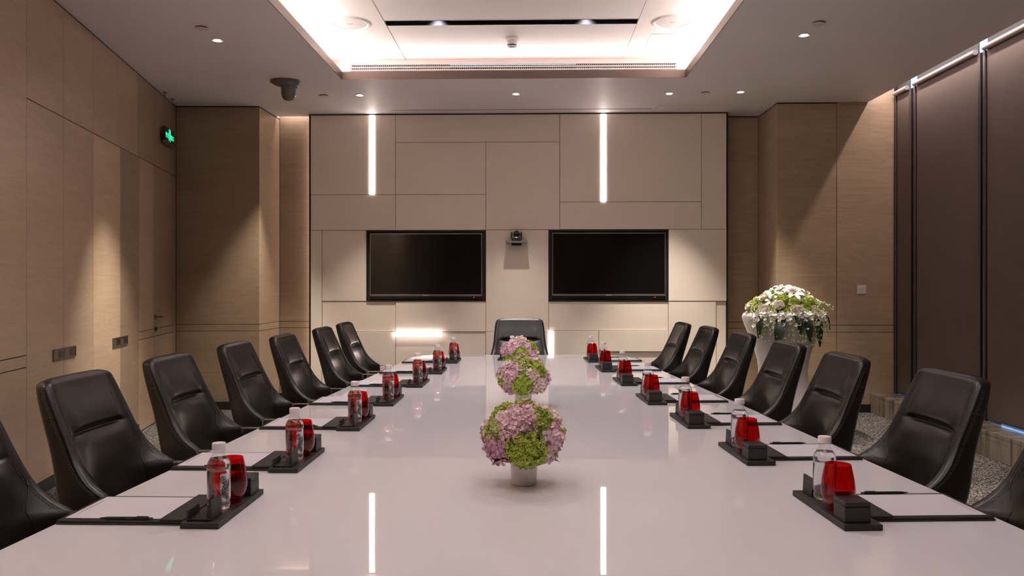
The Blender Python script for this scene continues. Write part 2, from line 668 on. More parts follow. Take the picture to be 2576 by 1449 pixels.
pa = P0 - dirL * T0
pb = P0 + dirL * 3.483
wl, ln = wall_frame('wall_left', pa, pb, 0, CEIL, 'oak veneered wall with the door and the exit sign', e1=.12)
cols = [-9.0, -7.4, -5.8, -4.2, -2.6, -1.11, -0.481, 0.149, 0.776, 1.404, 2.005, 2.56, 3.483]
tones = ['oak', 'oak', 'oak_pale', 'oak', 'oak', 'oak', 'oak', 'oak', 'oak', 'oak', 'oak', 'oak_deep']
for i in range(len(cols) - 1):
    a, b = lw(cols[i]), lw(cols[i + 1])
    if cols[i] < -0.5:
        for z0, z1 in ((BASE, G1), (G1, G2), (G2, TOPZ)):
            panel(wl, a, b, z0, z1, tones[i])
    elif cols[i] < 1.9:
        panel(wl, a, b, STEP, TOPZ, tones[i])
    else:
        panel(wl, a, b, STEP, TOPZ, 'oak_deep')
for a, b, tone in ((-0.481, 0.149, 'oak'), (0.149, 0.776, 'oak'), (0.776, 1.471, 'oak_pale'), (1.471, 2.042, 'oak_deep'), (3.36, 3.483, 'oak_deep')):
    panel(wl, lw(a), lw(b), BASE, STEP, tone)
angL = math.atan2(dirL.y, dirL.x)
# flush door in the left wall
door = obj('door_1', MB().box(lw(2.042) + .002, lw(3.36) - .002, 0.0082, 0.012, 0.006, STEP - .002), 'oak_shadow_gap', None, (pa.x, pa.y, 0), angL)
tag(door, 'flush oak double door with a steel lever handle', 'door', kind='structure')
for a, b, tone in ((2.042, 2.560, 'oak'), (2.560, 3.36, 'oak_deep')):
    for z0, z1 in ((0.008, G1), (G1, G2), (G2, STEP)):
        panel(door, lw(a), lw(b), z0, z1, tone, name='door_panel')
h = MB()
hx, hz = lw(2.60), 1.118
h.lathe([(0.026, 0), (0.026, 0.010)], 20)
hb = MB()
for p in h.v:
    hb.v.append((hx + p[0], -0.001 - p[2], hz + p[1]))
hb.f = list(h.f)
hb.tube([(hx, -0.005, hz), (hx, -0.055, hz)], 0.010, 10)
hb.tube([(hx - 0.01, -0.055, hz), (hx + 0.05, -0.058, hz - 0.002), (hx + 0.135, -0.055, hz - 0.004)], [0.011, 0.009, 0.008], 8)
tag(obj('door_handle', hb, 'dark_chrome', door, smooth=40), 'steel lever handle')
lk = MB()
for p in h.v:
    lk.v.append((hx + p[0], -0.001 - p[2] * 1.4, 0.99 + p[1]))
lk.f = list(h.f)
lk.box(hx - 0.004, hx + 0.004, -0.022, -0.014, 0.975, 1.005)
obj('lock', lk, 'dark_chrome', door, smooth=40)

# far corner on the door side, the return and the recess beside the screen wall
SW = 9.584                                 # face of the screen wall
w1, l1 = wall_frame('wall_back', (-4.119, 9.08), (-3.156, 9.12), 0, CEIL, 'dim oak panelled end wall between the door and the recess', e0=.2, e1=-.012)
w2, l2 = wall_frame('wall_return', (-3.156, 9.12), (-3.144, 9.82), 0, CEIL + .3, 'narrow oak return catching a downlight beside the recess', e0=-.012, e1=.1)
w3, l3 = wall_frame('wall_recess', (-3.144, 9.82), (-2.60, 9.825), 0, CEIL + 0.3, 'oak strip in the recess beside the screen wall lit from above', e0=.1)
w4, l4 = wall_frame('wall_recess', (2.30, 9.812), (2.80, 9.816), 0, CEIL, 'oak strip in the recess on the window side of the screen wall', e1=.12)
w5, l5 = wall_frame('wall_return', (2.80, 9.816), (2.80, 9.08), 0, CEIL, 'oak return wall just behind the tall white planter', e1=-.015)
w6, l6 = wall_frame('wall_back', (2.80, 9.08), (4.26, 9.085), 0, CEIL + 0.3, 'oak end wall with the white switch beside the blinds', e0=-.004)
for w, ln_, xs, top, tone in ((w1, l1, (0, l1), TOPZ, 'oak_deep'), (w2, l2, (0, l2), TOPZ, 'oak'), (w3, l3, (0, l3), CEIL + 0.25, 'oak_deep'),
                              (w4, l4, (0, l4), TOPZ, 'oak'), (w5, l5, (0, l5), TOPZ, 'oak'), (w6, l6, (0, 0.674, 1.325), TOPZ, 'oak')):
    for x0, x1 in zip(xs, xs[1:]):
        for z0, z1 in ((BASE, G1), (G1, G2), (G2, top)):
            z1_ = CEIL + 0.28 if (w is w6 and z1 == TOPZ and x0 > .1) else z1
            panel(w, x0, x1, z0, z1_, tone)
# wall behind the camera and the short wall on the window side near it
w7, l7 = wall_frame('wall_front', (4.12, -3.2), (pa.x, -3.2), 0, CEIL, 'oak panelled wall at the near end of the room', e0=.2, e1=.2)
for i in range(5):
    panel(w7, l7 * i / 5, l7 * (i + 1) / 5, BASE, TOPZ, 'oak')
w8, l8 = wall_frame('wall_right', (4.12, 3.3), (4.12, -3.2), 0, CEIL + 0.3, 'oak panelled wall past the end of the windows', e1=.1)
for i in range(4):
    panel(w8, l8 * i / 4, l8 * (i + 1) / 4, BASE, TOPZ, 'oak')

# skirting boards
for nm, w, ln_, y in (('baseboard_left', wl, ln, -0.004), ('baseboard_back', w1, l1, -0.004), ('baseboard_right', w6, l6, -0.004)):
    b = obj(nm, MB().box(0.0, ln_ if nm != 'baseboard_left' else lw(2.04), y, 0.02, 0.0, BASE, 0.002), 'skirting', None, w.location, w.rotation_euler.z)
    tag(b, {'baseboard_left': 'black skirting along the oak door wall', 'baseboard_back': 'black skirting at the dim far corner',
            'baseboard_right': 'black skirting under the light switch wall'}[nm], 'baseboard', kind='structure')

# ------------------------------------------------------------------ screen wall: fabric panels, each its own piece
ws = obj('wall_screens', MB().box(-2.685, 2.35, 0.02, 0.27, 0, CEIL + 0.3), 'oak_shadow_gap', None, (0, SW, 0), 0)
tag(ws, 'cream fabric panelled wall carrying both screens', 'wall', kind='structure')
X0, XA, XB, XC, XD, XE, XF = -2.685, -1.648, -0.549, 0.346, 2.049, 2.350, -2.548
TT = CEIL - 0.014
PAN = [  # x0, x1, z0, z1, how far the face stands proud
    (X0, XA, 2.546, TT, .012), (X0, XA, 2.112, 2.546, .010), (XA, XC, 3.178, TT, .012), (XA, XB, 2.546, 3.178, .009),
    (XA, XB, 2.112, 2.546, .012), (XB, XC, 2.116, 3.178, .011), (XC, XD, 2.451, TT, .013), (XC, XD, 2.118, 2.451, .010),
    (XD, XE, 2.118, TT, .012),
    (X0, XF, 0.02, 2.112, .012), (XF, -2.003, 1.250, 2.112, .000), (XF, XA, 0.880, 1.250, -.008), (XA, XB, 0.880, 1.250, .004),
    (X0 + .137, XA, 0.02, 0.880, .012), (XA, XB, 0.02, 0.880, -.008),
    (XB, 0.212, 0.880, 2.116, .008), (XB, 0.212, 0.02, 0.880, .014),
    (0.212, 1.654, 0.898, 1.250, -.002), (0.268, 0.817, 0.02, 0.898, .010), (0.817, 1.654, 0.645, 0.898, .016), (0.817, 1.654, 0.02, 0.645, -.010),
    (1.654, XE, 1.254, 2.118, .016), (1.654, 2.226, 0.02, 1.254, .010), (2.226, XE, 0.02, 1.254, -.008)]
for x0, x1, z0, z1, d in PAN:
    panel(ws, x0, x1, z0, z1, 'cream', -d, 0.021, 0.0025, 0.0015)
# black edge trims of the screen wall
obj('edge_trim', MB().box(-2.703, -2.685, -0.012, 0.22, 0, CEIL - .002), 'black_trim', ws)
obj('edge_trim', MB().box(2.350, 2.368, -0.012, 0.22, 0, CEIL - .002), 'black_trim', ws)
obj('top_trim', MB().box(-2.685, 2.350, -0.006, 0.02, CEIL - 0.0125, CEIL - .001), 'black_trim', ws)


def niche(x0, x1, z0, z1):
    m = MB()
    t = 0.012
    for a, b, c, d in ((x0, x0 + t, z0, z1), (x1 - t, x1, z0, z1), (x0 + t, x1 - t, z1 - t, z1), (x0 + t, x1 - t, z0, z0 + t)):
        m.box(a, b, -0.014, 0.0195, c, d)
    return obj('screen_niche', m, 'black_trim', ws)


niche(-2.001, -0.551, 1.252, 2.110)
niche(0.214, 1.652, 1.256, 2.114)


def tv(x0, x1, z0, z1, label, glint):
    t = thing('television', label, 'television', ((x0 + x1) / 2, SW, z0), 0, 'screens on the panelled wall')
    w, hgt = (x1 - x0) / 2, z1 - z0
    y0, y1 = 0.0, 0.0185
    obj('casing', MB().box(-w, w, y0 + .004, y1, 0, hgt, 0.003), 'bezel', t)
    e = MB()
    for a, b, c, d in ((-w, -w + .010, 0.035, hgt), (w - .010, w, .035, hgt), (-w + .010, w - .010, hgt - .012, hgt), (-w + .01, w - .01, .035, .060)):
        e.box(a, b, y0 - .002, y0 + .006, c, d, 0.001)
    obj('bezel', e, 'bezel_line', t)
    obj('screen', MB().box(-w + .0105, w - .0105, y0 + .0005, y0 + .006, .0605, hgt - .0125), 'screen', t)
    lg = MB()
    for k in range(5):
        lg.box(-.034 + k * .014, -.023 + k * .014, y0 - .0035, y0 - .001, .042, .050)
    tag(obj('logo', lg, 'white_plastic', t), 'small pale maker name')
    tag(obj('standby_light', MB().box(glint - .004, glint + .004, y0 + .001, y0 + .0042, .018, .026), 'led_red', t), 'red standby light')
    return t


tv(-1.962, -0.594, 1.275, 2.076, 'black wall screen nearer to the door and exit sign', 0.585)
tv(0.256, 1.622, 1.279, 2.080, 'black wall screen on the window side beside the planter', 0.555)


def wall_strip(x0, x1, z0, z1, label, y0=-.0185, y1=-.0142):
    t = thing('wall_light', label, 'light', ((x0 + x1) / 2, SW, z0), 0, 'light strips on the screen wall')
    w = (x1 - x0) / 2
    obj('housing', MB().box(-w + .002, w - .002, y1 + .0002, 0.019, .002, z1 - z0 - .002), 'white_plastic', t)
    obj('diffuser', MB().box(-w, w, y0, y1, 0, z1 - z0, 0.001, 1), 'strip', t)


wall_strip(-1.964, -1.901, 2.549, CEIL - 0.016, 'tall glowing strip high above the screen nearer the door')
wall_strip(0.841, 0.903, 2.455, CEIL - 0.016, 'tall glowing strip high above the screen nearer the windows')
wall_strip(-1.663, -1.076, 0.818, 0.878, 'horizontal glowing strip low on the wall under a screen', -.034, -.020)
wall_strip(0.207, 0.2655, 0.35, 0.897, 'short upright glowing strip beside the chair at the table head')

# conference camera on its bracket
cx0 = -0.175
t = thing('camera_shelf', 'small black shelf bracket holding the conference camera', 'shelf', (cx0, SW - .012, 1.945))
obj('shelf_plate', MB().box(-.130, .130, -0.155, -.002, 0.008, 0.022, 0.003), 'black_plastic', t)
obj('front_lip', MB().box(-.130, .130, -0.160, -.1555, 0.004, 0.030, 0.001), 'grey_metal', t)
obj('wall_plate', MB().box(-.06, .06, -.010, 0.0, -.02, 0.008, 0.002), 'black_plastic', t)
t = thing('conference_camera', 'black pan and tilt camera on a shelf between the screens', 'camera', (cx0, SW - .095, 1.9675))
obj('base', MB().box(-.058, .058, -.055, .055, 0.0, 0.045, 0.012, 2), 'black_plastic', t, smooth=40)
for s in (-1, 1):
    obj('yoke_arm', MB().box(s * .058 - .008, s * .058 + .008, -.022, .022, .02, .115, 0.004), 'black_plastic', t)
hd = MB().ball((0, 0, .088), .046, 16, 10)
obj('head', hd, 'black_plastic', t, smooth=180)
ln2 = MB()
tmp = MB().lathe([(.038, 0), (.0425, .0), (.0440, .008), (.0420, .013), (.0385, .011)], 28, cap=False)
ln2.v = [(p[0], -.040 - p[2], .088 + p[1]) for p in tmp.v]
ln2.f = list(tmp.f)
tag(obj('lens_ring', ln2, 'grey_metal', t, smooth=50), 'silver ring round the lens')
ln3 = MB()
tmp = MB().lathe([(.0005, .014), (.020, .0125), (.0383, .009)], 24, cap=False)
ln3.v = [(p[0], -.040 - p[2], .088 + p[1]) for p in tmp.v]
ln3.f = list(tmp.f)
obj('lens', ln3, 'screen', t, smooth=180)

# ------------------------------------------------------------------ ceiling with its lit cove
CX0, CX1, CY0, CY1 = -1.910, 1.546, 0.72, 7.942
ce = MB()
SL = 3.83                                  # ceiling edge along the window slot
for x0, x1, y0, y1 in ((-5.3, CX0, -3.3, 10.0), (CX1, SL, -3.3, 10.0), (CX0, CX1, CY1, 10.0), (CX0, CX1, -3.3, CY0)):
    if x0 == -5.3:
        ce.box(-5.3, -3.2, -3.3, 10.0, CEIL, CEIL + .03)
        ce.box(-3.2, CX0, -3.3, 9.70, CEIL, CEIL + .03)
        ce.box(-3.2, -3.146, 9.70, 10.0, CEIL, CEIL + .03)
        ce.box(-2.70, CX0, 9.70, 10.0, CEIL, CEIL + .03)
    else:
        ce.box(x0, x1, y0, y1, CEIL, CEIL + .03)
ceiling = obj('ceiling', ce, 'ceiling')
tag(ceiling, 'grey plastered ceiling around the glowing recessed panel', 'ceiling', kind='structure')
# raised ceiling: three boards with open joints
JX0, JX1 = -1.322, 0.963
UY0, UY1 = 0.30, 8.34
for a, b in ((-2.10, JX0), (JX1, 1.735)):
    obj('ceiling_board', MB().box(a, b - .004 if a < 0 else b, UY0, UY1, UPPER, UPPER + .02), 'upper', ceiling)
mid = MB()
for y0, y1 in ((UY0, 7.074), (7.214, UY1)):
    mid.box(JX0 + .004, JX1 - .004, y0, y1, UPPER, UPPER + .02)
obj('ceiling_board', mid, 'upper', ceiling)
obj('ceiling_backing', MB().box(-2.12, 1.76, UY0 - .05, UY1 + .05, UPPER + .16, UPPER + .18), 'dark_recess', ceiling)
obj('joint_shadow', MB().box(JX0 - .03, JX0 + .03, UY0, 7.06, UPPER + .021, UPPER + .03).box(JX1 - .03, JX1 + .03, UY0, 7.06, UPPER + .021, UPPER + .03)
    .box(JX0 - .03, JX0 + .03, 7.23, UY1, UPPER + .021, UPPER + .03).box(JX1 - .03, JX1 + .03, 7.23, UY1, UPPER + .021, UPPER + .03), 'dark_recess', ceiling)
# trough walls
tw = MB()
tw.box(-2.13, -2.10, UY0 - .03, UY1 + .03, CEIL + .03, UPPER + .16)
tw.box(1.735, 1.765, UY0 - .03, UY1 + .03, CEIL + .03, UPPER + .16)
tw.box(-2.10, 1.735, UY0 - .03, UY0, CEIL + .03, UPPER + .16)
GX0, GX1, GZ0, GZ1 = -1.912, 1.526, 3.585, 3.790
tw.box(-2.10, GX0, UY1, UY1 + .03, CEIL + .03, UPPER + .16).box(GX1, 1.735, UY1, UY1 + .03, CEIL + .03, UPPER + .16)
tw.box(GX0, GX1, UY1, UY1 + .03, GZ1, UPPER + .16).box(GX0, GX1, UY1, UY1 + .03, CEIL + .03, GZ0)
obj('cove_side', tw, 'upper', ceiling)
# bronze lip round the opening
for nm, bx in (('cove_lip', (CX0, CX0 + .006, CY0, CY1)), ('cove_lip', (CX1 - .006, CX1, CY0, CY1)),
               ('cove_lip', (CX0 + .006, CX1 - .006, CY1 - .006, CY1)), ('cove_lip', (CX0 + .006, CX1 - .006, CY0, CY0 + .006))):
    obj(nm, MB().box(*bx, CEIL - .003, CEIL + .076), 'bronze', ceiling)
# dark mirror lined slot across the raised ceiling
t = thing('ceiling_slot', 'long dark linear slot across the raised ceiling', 'vent', (0, 7.144, UPPER))
obj('slot_lining', MB().box(JX0 + .004, JX1 - .004, -.0695, -.0635, -.002, .15).box(JX0 + .004, JX1 - .004, .0635, .0695, -.002, .15)
    .box(JX0 + .004, JX1 - .004, -.0635, .0635, .14, .15), plain('dark_mirror', (0.045, 0.042, 0.055), 0.22, 0.8), t)
# supply air grille on the far wall of the cove
t = thing('air_grille', 'long white air grille under the far edge of the raised ceiling', 'vent', (0, UY1, 0))
fr = MB()
fr.box(GX0 - .025, GX1 + .025, -.008, -.0005, GZ1, GZ1 + .015).box(GX0 - .025, GX0, -.008, -.0005, GZ0, GZ1).box(GX1, GX1 + .025, -.008, -.0005, GZ0, GZ1)
obj('frame', fr, 'white_plastic', t)
for k in range(6):
    z = GZ1 - .004 - k * .031
    obj('slat', MB().box(GX0, GX1, -.012, .012, z - .005, z + .003), 'white_plastic', t)
nb = 168
bl = MB()
for k in range(nb):
    x = GX0 + (GX1 - GX0) * (k + .5) / nb
    bl.box(x - .0022, x + .0022, .013, .026, GZ0, GZ1)
o = obj('grille_blade', bl, 'white_plastic', t)
tag(o, kind='stuff')
obj('duct', MB().box(GX0 + 1.05, GX1 - 1.05, .06, .07, GZ0, GZ1), 'dark_recess', t)
obj('duct_liner', MB().box(GX0, GX0 + 1.05, .045, .055, GZ0, GZ1), 'bronze', t)
obj('duct_liner', MB().box(GX1 - 1.05, GX1, .045, .055, GZ0, GZ1), 'bronze', t)
# access hatches and the thin slot in front of the screen wall
t = thing('access_hatch', 'square access hatch in the raised ceiling beside a speaker', 'hatch', (1.387, 7.74, UPPER))
obj('hatch_edge', MB().box(-.255, .255, -.23, -.2275, -.0015, -.0002).box(-.255, .255, .2275, .23, -.0015, -.0002).box(-.255, -.2525, -.2275, .2275, -.0015, -.0002)
    .box(.2525, .255, -.2275, .2275, -.0015, -.0002), 'grey_metal', t)
obj('hatch_door', MB().box(-.251, .251, -.226, .226, -.003, -.0002), 'upper', t)
t = thing('access_hatch', 'long shallow ceiling hatch in front of the screen wall corner', 'hatch', (1.89, 9.288, CEIL))
obj('hatch_edge', MB().box(-.425, .425, -.096, -.094, -.0012, -.0002).box(-.425, .425, .094, .096, -.0012, -.0002).box(-.425, -.423, -.094, .094, -.0012, -.0002)
    .box(.423, .425, -.094, .094, -.0012, -.0002), 'grey_metal', t)
obj('hatch_door', MB().box(-.421, .421, -.092, .092, -.002, -.0002), 'ceiling', t)
t = thing('linear_diffuser', 'thin dark air slot in the ceiling above the screens', 'vent', (-.117, 9.366, CEIL))
obj('slot', MB().box(-1.54, 1.54, -.010, .010, -.0015, -.0003), 'dark_recess', t)
obj('slot_edge', MB().box(-1.545, 1.545, -.016, -.0105, -.003, -.0003).box(-1.545, 1.545, .0105, .016, -.003, -.0003), 'ceiling', t)


def downlight(x, y, label):
    t = thing('downlight', label, 'light', (x, y, CEIL), 0, 'recessed ceiling downlights')
    obj('trim_ring', MB().lathe([(.050, -.0003), (.050, -.004), (.046, -.006), (.040, -.004), (.038, -.0003)], 28, cap=False), 'white_plastic', t, smooth=50)
    obj('reflector', MB().lathe([(.0378, -.0004), (.0378, -.0022), (.024, -.0018)], 24, cap=False), 'steel', t)
    b = MB()
    for k in range(9):
        a = 2 * math.pi * k / 9
        b.ball((.024 * math.cos(a), .024 * math.sin(a), -.004), .0055, 6, 4)
    b.ball((0, 0, -.004), .013, 10, 6, (1, 1, .4))
    obj('lens', b, 'lamp_lens', t)


for (x, y, *_), lb in zip(DOWN, ['downlight over the oak door wall beside a lone ceiling disc', 'downlight partly hidden behind the ceiling security camera',
                                'downlight beside the top of the strip above the door side screen', 'downlight in line with the conference camera',
                                'brightest downlight above the window side screen', 'downlight over the white planter', 'downlight beside a lone ceiling disc on the window side']):
    downlight(x, y, lb)
for x, y, lb in ((-2.646, 6.299, 'plain white ceiling disc near the oak door wall'), (-2.269, 8.618, 'plain ceiling disc beside the security camera'),
                 (1.88, 8.591, 'plain ceiling disc between two downlights above the window side screen'), (2.265, 6.30, 'plain white ceiling disc nearest the window blinds')):
    t = thing('sprinkler_cover', lb.replace('nearest the', 'close to the'), 'sprinkler', (x, y, CEIL), 0, 'flat round sprinkler covers')
    obj('cover', MB().lathe([(.050, -.008), (.052, -.010), (.050, -.013), (.001, -.013)], 28, cap=False), 'white_plastic', t, smooth=50)
    obj('collar', MB().lathe([(.044, -.0003), (.044, -.0075)], 24), 'dark_recess', t)
for x, y, lb in ((-1.638, 7.13, 'round ceiling speaker on the door side of the raised ceiling'), (1.274, 7.157, 'round ceiling speaker beside the square access hatch')):
    t = thing('ceiling_speaker', lb, 'speaker', (x, y, UPPER), 0, 'round ceiling speakers')
    obj('rim', MB().lathe([(.176, -.0003), (.176, -.006), (.168, -.012), (.150, -.010), (.146, -.004)], 44, cap=False), 'white_plastic', t, smooth=50)
    obj('grille', MB().lathe([(.1455, -.003), (.1455, -.007), (.001, -.009)], 40, cap=False), plain('speaker_grille', (.60, .52, .48), .6, bmp=.5, bscale=600), t, smooth=50)
    obj('name_badge', MB().box(-.028, .028, -.008, .008, -.0105, -.0091), 'grey_metal', t)
t = thing('smoke_detector', 'white round smoke detector on the raised ceiling', 'detector', (-.184, 7.633, UPPER))
obj('base', MB().lathe([(.060, -.0003), (.066, -.008), (.064, -.022), (.054, -.032)], 32), 'white_plastic', t, smooth=40)
sd = MB().lathe([(.050, -.0325), (.051, -.045), (.044, -.058)], 32)
obj('chamber', sd, 'white_plastic', t, smooth=40)
sv = MB()
for k in range(10):
    a = 2 * math.pi * k / 10
    c, s = math.cos(a), math.sin(a)
    sv.add([((.0475) * c - w * s, (.0475) * s + w * c, z) for w, z in ((-.010, -.060), (.010, -.060), (.010, -.068), (-.010, -.068))], [(0, 1, 2, 3)])
obj('vent_slot', sv, 'dark_recess', t, fix=False)
obj('cap', MB().lathe([(.046, -.070), (.044, -.080), (.030, -.086), (.001, -.088)], 32), 'white_plastic', t, smooth=40)
obj('post', MB().lathe([(.040, -.0585), (.040, -.0695)], 24), 'dark_recess', t)
# security camera under the ceiling
t = thing('security_camera', 'grey dome security camera hanging from the ceiling', 'camera', (-2.50, 7.98, CEIL))
mp_ = MB()
rings = []
for z, sx, ox in ((-.0005, .150, 0), (-.018, .150, 0), (-.045, .125, .02), (-.064, .088, .035)):
    rings.append([(ox + sx * math.cos(2 * math.pi * k / 36), .115 * (sx / .15) ** .5 * math.sin(2 * math.pi * k / 36), z) for k in range(36)])
mp_.rings(rings)
obj('mount', mp_, 'grey_plastic', t, smooth=40)
obj('dome', MB().lathe([(.072, -.0645), (.073, -.10), (.070, -.145), (.060, -.178), (.040, -.198), (.015, -.206), (.001, -.207)], 28, (.035, 0, 0)), 'grey_plastic', t, smooth=50)
obj('vent_slot', MB().box(-.09, -.05, -.1075, -.1045, -.014, -.010).box(.03, .10, -.104, -.101, -.014, -.009), 'black_plastic', t)

# small light slot above the recess, and the window slot above the blinds
ws2 = MB()
ws2.box(-3.2, -2.60, 9.66, 9.95, 3.79, 3.82).box(-3.2, -2.60, 9.64, 9.66, CEIL + .03, 3.82)
ws2.box(SL - .02, SL, -3.3, 9.09, CEIL + .03, 3.86).box(SL - .02, 4.30, -3.3, 9.09, 3.86, 3.88)
o = obj('trim_1', ws2, 'ceiling')
tag(o, 'plastered light slots recessed above the blinds and the recess', 'ceiling trim', kind='structure')

# ------------------------------------------------------------------ window wall: glass, mullions, blinds, stone ledge
SZ = 0.224
win = obj('window_1', MB().box(4.135, 4.27, 3.3, 9.08, 3.765, 3.86).box(4.135, 4.27, 3.3, 9.08, 0.0, 0.12), 'window_frame')
tag(win, 'floor to ceiling glazing behind the brown roller blinds', 'window', kind='structure')
mull = [(9.011, 9.079), (8.561, 8.712), (7.255, 7.389), (5.94, 6.07), (4.62, 4.75), (3.30, 3.43)]
for a, b in mull:
    obj('mullion', MB().box(4.135, 4.26, a + .012, b - .012, 0.12, 3.585), 'window_frame', win)
    obj('side_channel', MB().box(4.1245, 4.1345, a - .012, b + .012 if b < 9 else b + .02, SZ, 3.583), 'window_frame', win)
    if b - a > .1:
        obj('guide_rail', MB().box(4.108, 4.124, a + .012, a + .045, SZ, 3.583, .002), 'rail_grey', win)
        obj('guide_rail', MB().box(4.108, 4.124, b - .045, b - .012, SZ, 3.583, .002), 'rail_grey', win)
    else:
        obj('guide_rail', MB().box(4.108, 4.124, a + .012, b - .03, SZ, 3.583, .002), 'rail_grey', win)
for (a, _), (_, b) in zip(mull, mull[1:]):
    obj('pane', MB().box(4.262, 4.268, b - .0755 if False else b, a, 0.12, 3.765), 'pane', win)
labs = ['narrow brown roller blind against the oak end wall', 'wide brown roller blind next to the narrow one', 'brown roller blind in the third window bay from the end wall',
        'brown roller blind in the fourth window bay from the end wall', 'brown roller blind in the fifth window bay from the end wall']
for i in range(5):
    y1, y0 = mull[i][0], mull[i + 1][1]
    t = thing('roller_blind', labs[i], 'blind', (4.122, (y0 + y1) / 2, SZ), 0, 'brown roller blinds over the windows')
    hw = (y1 - y0) / 2
    obj('fabric', MB().box(-.0006, .0006, -hw + .004, hw - .004, .036, 3.385), 'blind', t)
    obj('hem_bar', MB().box(-.008, .008, -hw + .004, hw - .004, .018, .038, .003), 'rail_grey', t)
    rt = MB()
    tmp = MB().lathe([(.026, -hw + .004), (.026, hw - .004)], 24)
    rt.v = [(-.0275 + p[0], p[2], 3.376 + p[1]) for p in tmp.v]
    rt.f = list(tmp.f)
    obj('roller_tube', rt, 'blind_tube', t, smooth=40)
    obj('added_light_stop', MB().box(.004, .0115, -hw + .004, hw - .004, 3.33, 3.545), 'dark_recess', t)  # plate added behind the tube to stop sky light leaking over it
ledge = obj('trim_2', MB().box(3.875, 4.30, 3.3, 9.078, 0, .192), 'dark_recess')
tag(ledge, 'stone window ledge running under the blinds', 'window ledge', kind='structure')
ys = [3.3, 4.35, 5.4, 6.45, 7.5, 8.30, 9.076]
for a, b in zip(ys, ys[1:]):
    obj('stone_slab', MB().box(3.85, 4.13, a + .001, b - .001, .193, SZ, .0015), 'stone', ledge)
    obj('stone_slab', MB().box(3.852, 3.8745, a + .001, b - .001, .150, .1915, .001), 'stone', ledge)
    obj('stone_slab', MB().box(3.852, 3.8745, a + .001, b - .001, .0, .149, .001), 'stone', ledge)

# ------------------------------------------------------------------ small wall fittings
t = thing('light_switch', 'white square switch plate on the oak wall by the blinds', 'switch', (3.750, 9.082, 1.346))
obj('plate', MB().box(-.052, .052, -.010, -.001, 0, .102, .003), 'white_plastic', t)
for k in range(3):
    obj('button', MB().box(-.024, .026, -.0125, -.0102, .026 + k * .019, .036 + k * .019, .001), 'grey_plastic' if False else 'white_plastic', t)


def socket(t0, t1, z0, z1, label):
    c = pa + dirL * lw((t0 + t1) / 2)
    t = thing('wall_socket', label, 'socket', (c.x, c.y, z0), angL, 'dark sockets on the oak wall')
    w, hh = (t1 - t0) / 2, z1 - z0
    f = MB()
    for a, b, c_, d in ((-w, w, hh - .008, hh), (-w, w, 0, .008), (-w, -w + .008, .008, hh - .008), (w - .008, w, .008, hh - .008)):
        f.box(a, b, -.009, -.0005, c_, d, .001)
    obj('frame', f, 'socket', t)
    for s in (0, 1):
        x0 = -w + .009 + s * (w - .009)
        pw = w - .011
        obj('plate', MB().box(x0 + .001, x0 + pw, -.005, -.0005, .009, hh - .009), 'socket', t)
        obj('receptacle', MB().box(x0 + pw * .48, x0 + pw * .95, -.007, -.0052, .016, hh - .016), 'black_plastic', t)


socket(-0.055, 0.375, 0.906, 0.992, 'larger dark double socket plate on the oak wall')
socket(1.248, 1.668, 0.902, 0.985, 'smaller looking dark socket plate closer to the door')

# exit sign hung from the ceiling on two wires
nrm = Vector((dirL.y, -dirL.x))
sc_ = pa + dirL * lw(2.98) + nrm * 0.045
t = thing('exit_sign', 'hanging green exit sign with a running figure', 'sign', (sc_.x, sc_.y, 2.985), angL)
SWD = 0.19
obj('plate', MB().box(-SWD, SWD, -.010, .010, .028, .180, .002), 'black_plastic', t)
obj('base_rail', MB().box(-SWD, SWD, -.016, .016, 0, .028, .002), 'grey_metal', t)
for s in (-1, 1):
    wire = MB().tube([(s * .16, 0, .18), (s * .16 - .012, .004, .30), (s * .16 + .003, 0, .42), (s * .16, 0, CEIL - 2.985 - .03)], .0022, 5)
    obj('wire', wire, 'grey_metal', t)
    obj('ceiling_hook', MB().lathe([(.022, CEIL - 2.985 - .0005), (.022, CEIL - 2.985 - .008), (.006, CEIL - 2.985 - .011), (.005, CEIL - 2.985 - .045)], 14, (s * .16, 0, 0)), 'grey_metal', t)


def text(body, size, parent, loc, m, name):
    c = bpy.data.curves.new(name, 'FONT')
    c.body = body
    c.size = size
    c.align_x = 'CENTER'
    c.extrude = .0006
    o = bpy.data.objects.new(name, c)
    COL.objects.link(o)
    me = bpy.data.meshes.new_from_object(o.evaluated_get(bpy.context.evaluated_depsgraph_get()))
    bpy.data.objects.remove(o)
    me.materials.clear()
    me.materials.append(M[m])
    o = bpy.data.objects.new(name, me)
    o.parent = parent
    o.location = loc
    o.rotation_euler = (R(90), 0, 0)
    COL.objects.link(o)
    print('TEXT', body, len(me.vertices))
    return o


for ch, x in (('\u5b89', -.140), ('\u5168', -.076), ('\u51fa', .076), ('\u53e3', .140)):
    text(ch, .062, t, (x, -.0115, .070), 'sign_green', 'sign_lettering')
ic = MB()
for a, b, c, d in ((-.032, -.026, .040, .170), (.026, .032, .040, .170), (-.026, .026, .164, .170)):
    ic.box(a, b, -.0125, -.0105, c, d)
ic.box(-.006, .007, -.0125, -.0105, .138, .152)
for q in ([(-.012, .134), (.012, .136), (.008, .095), (-.010, .095)], [(-.010, .097), (-.001, .097), (-.013, .048), (-.021, .050)],
          [(.000, .097), (.009, .097), (.020, .062), (.012, .058)], [(.010, .134), (.022, .112), (.017, .108), (.007, .124)], [(-.012, .132), (-.022, .110), (-.017, .106), (-.009, .122)]):
    ic.add([(x, -.012, z) for x, z in q], [(0, 1, 2, 3)])
obj('running_figure', ic, 'sign_green', t, fix=False)

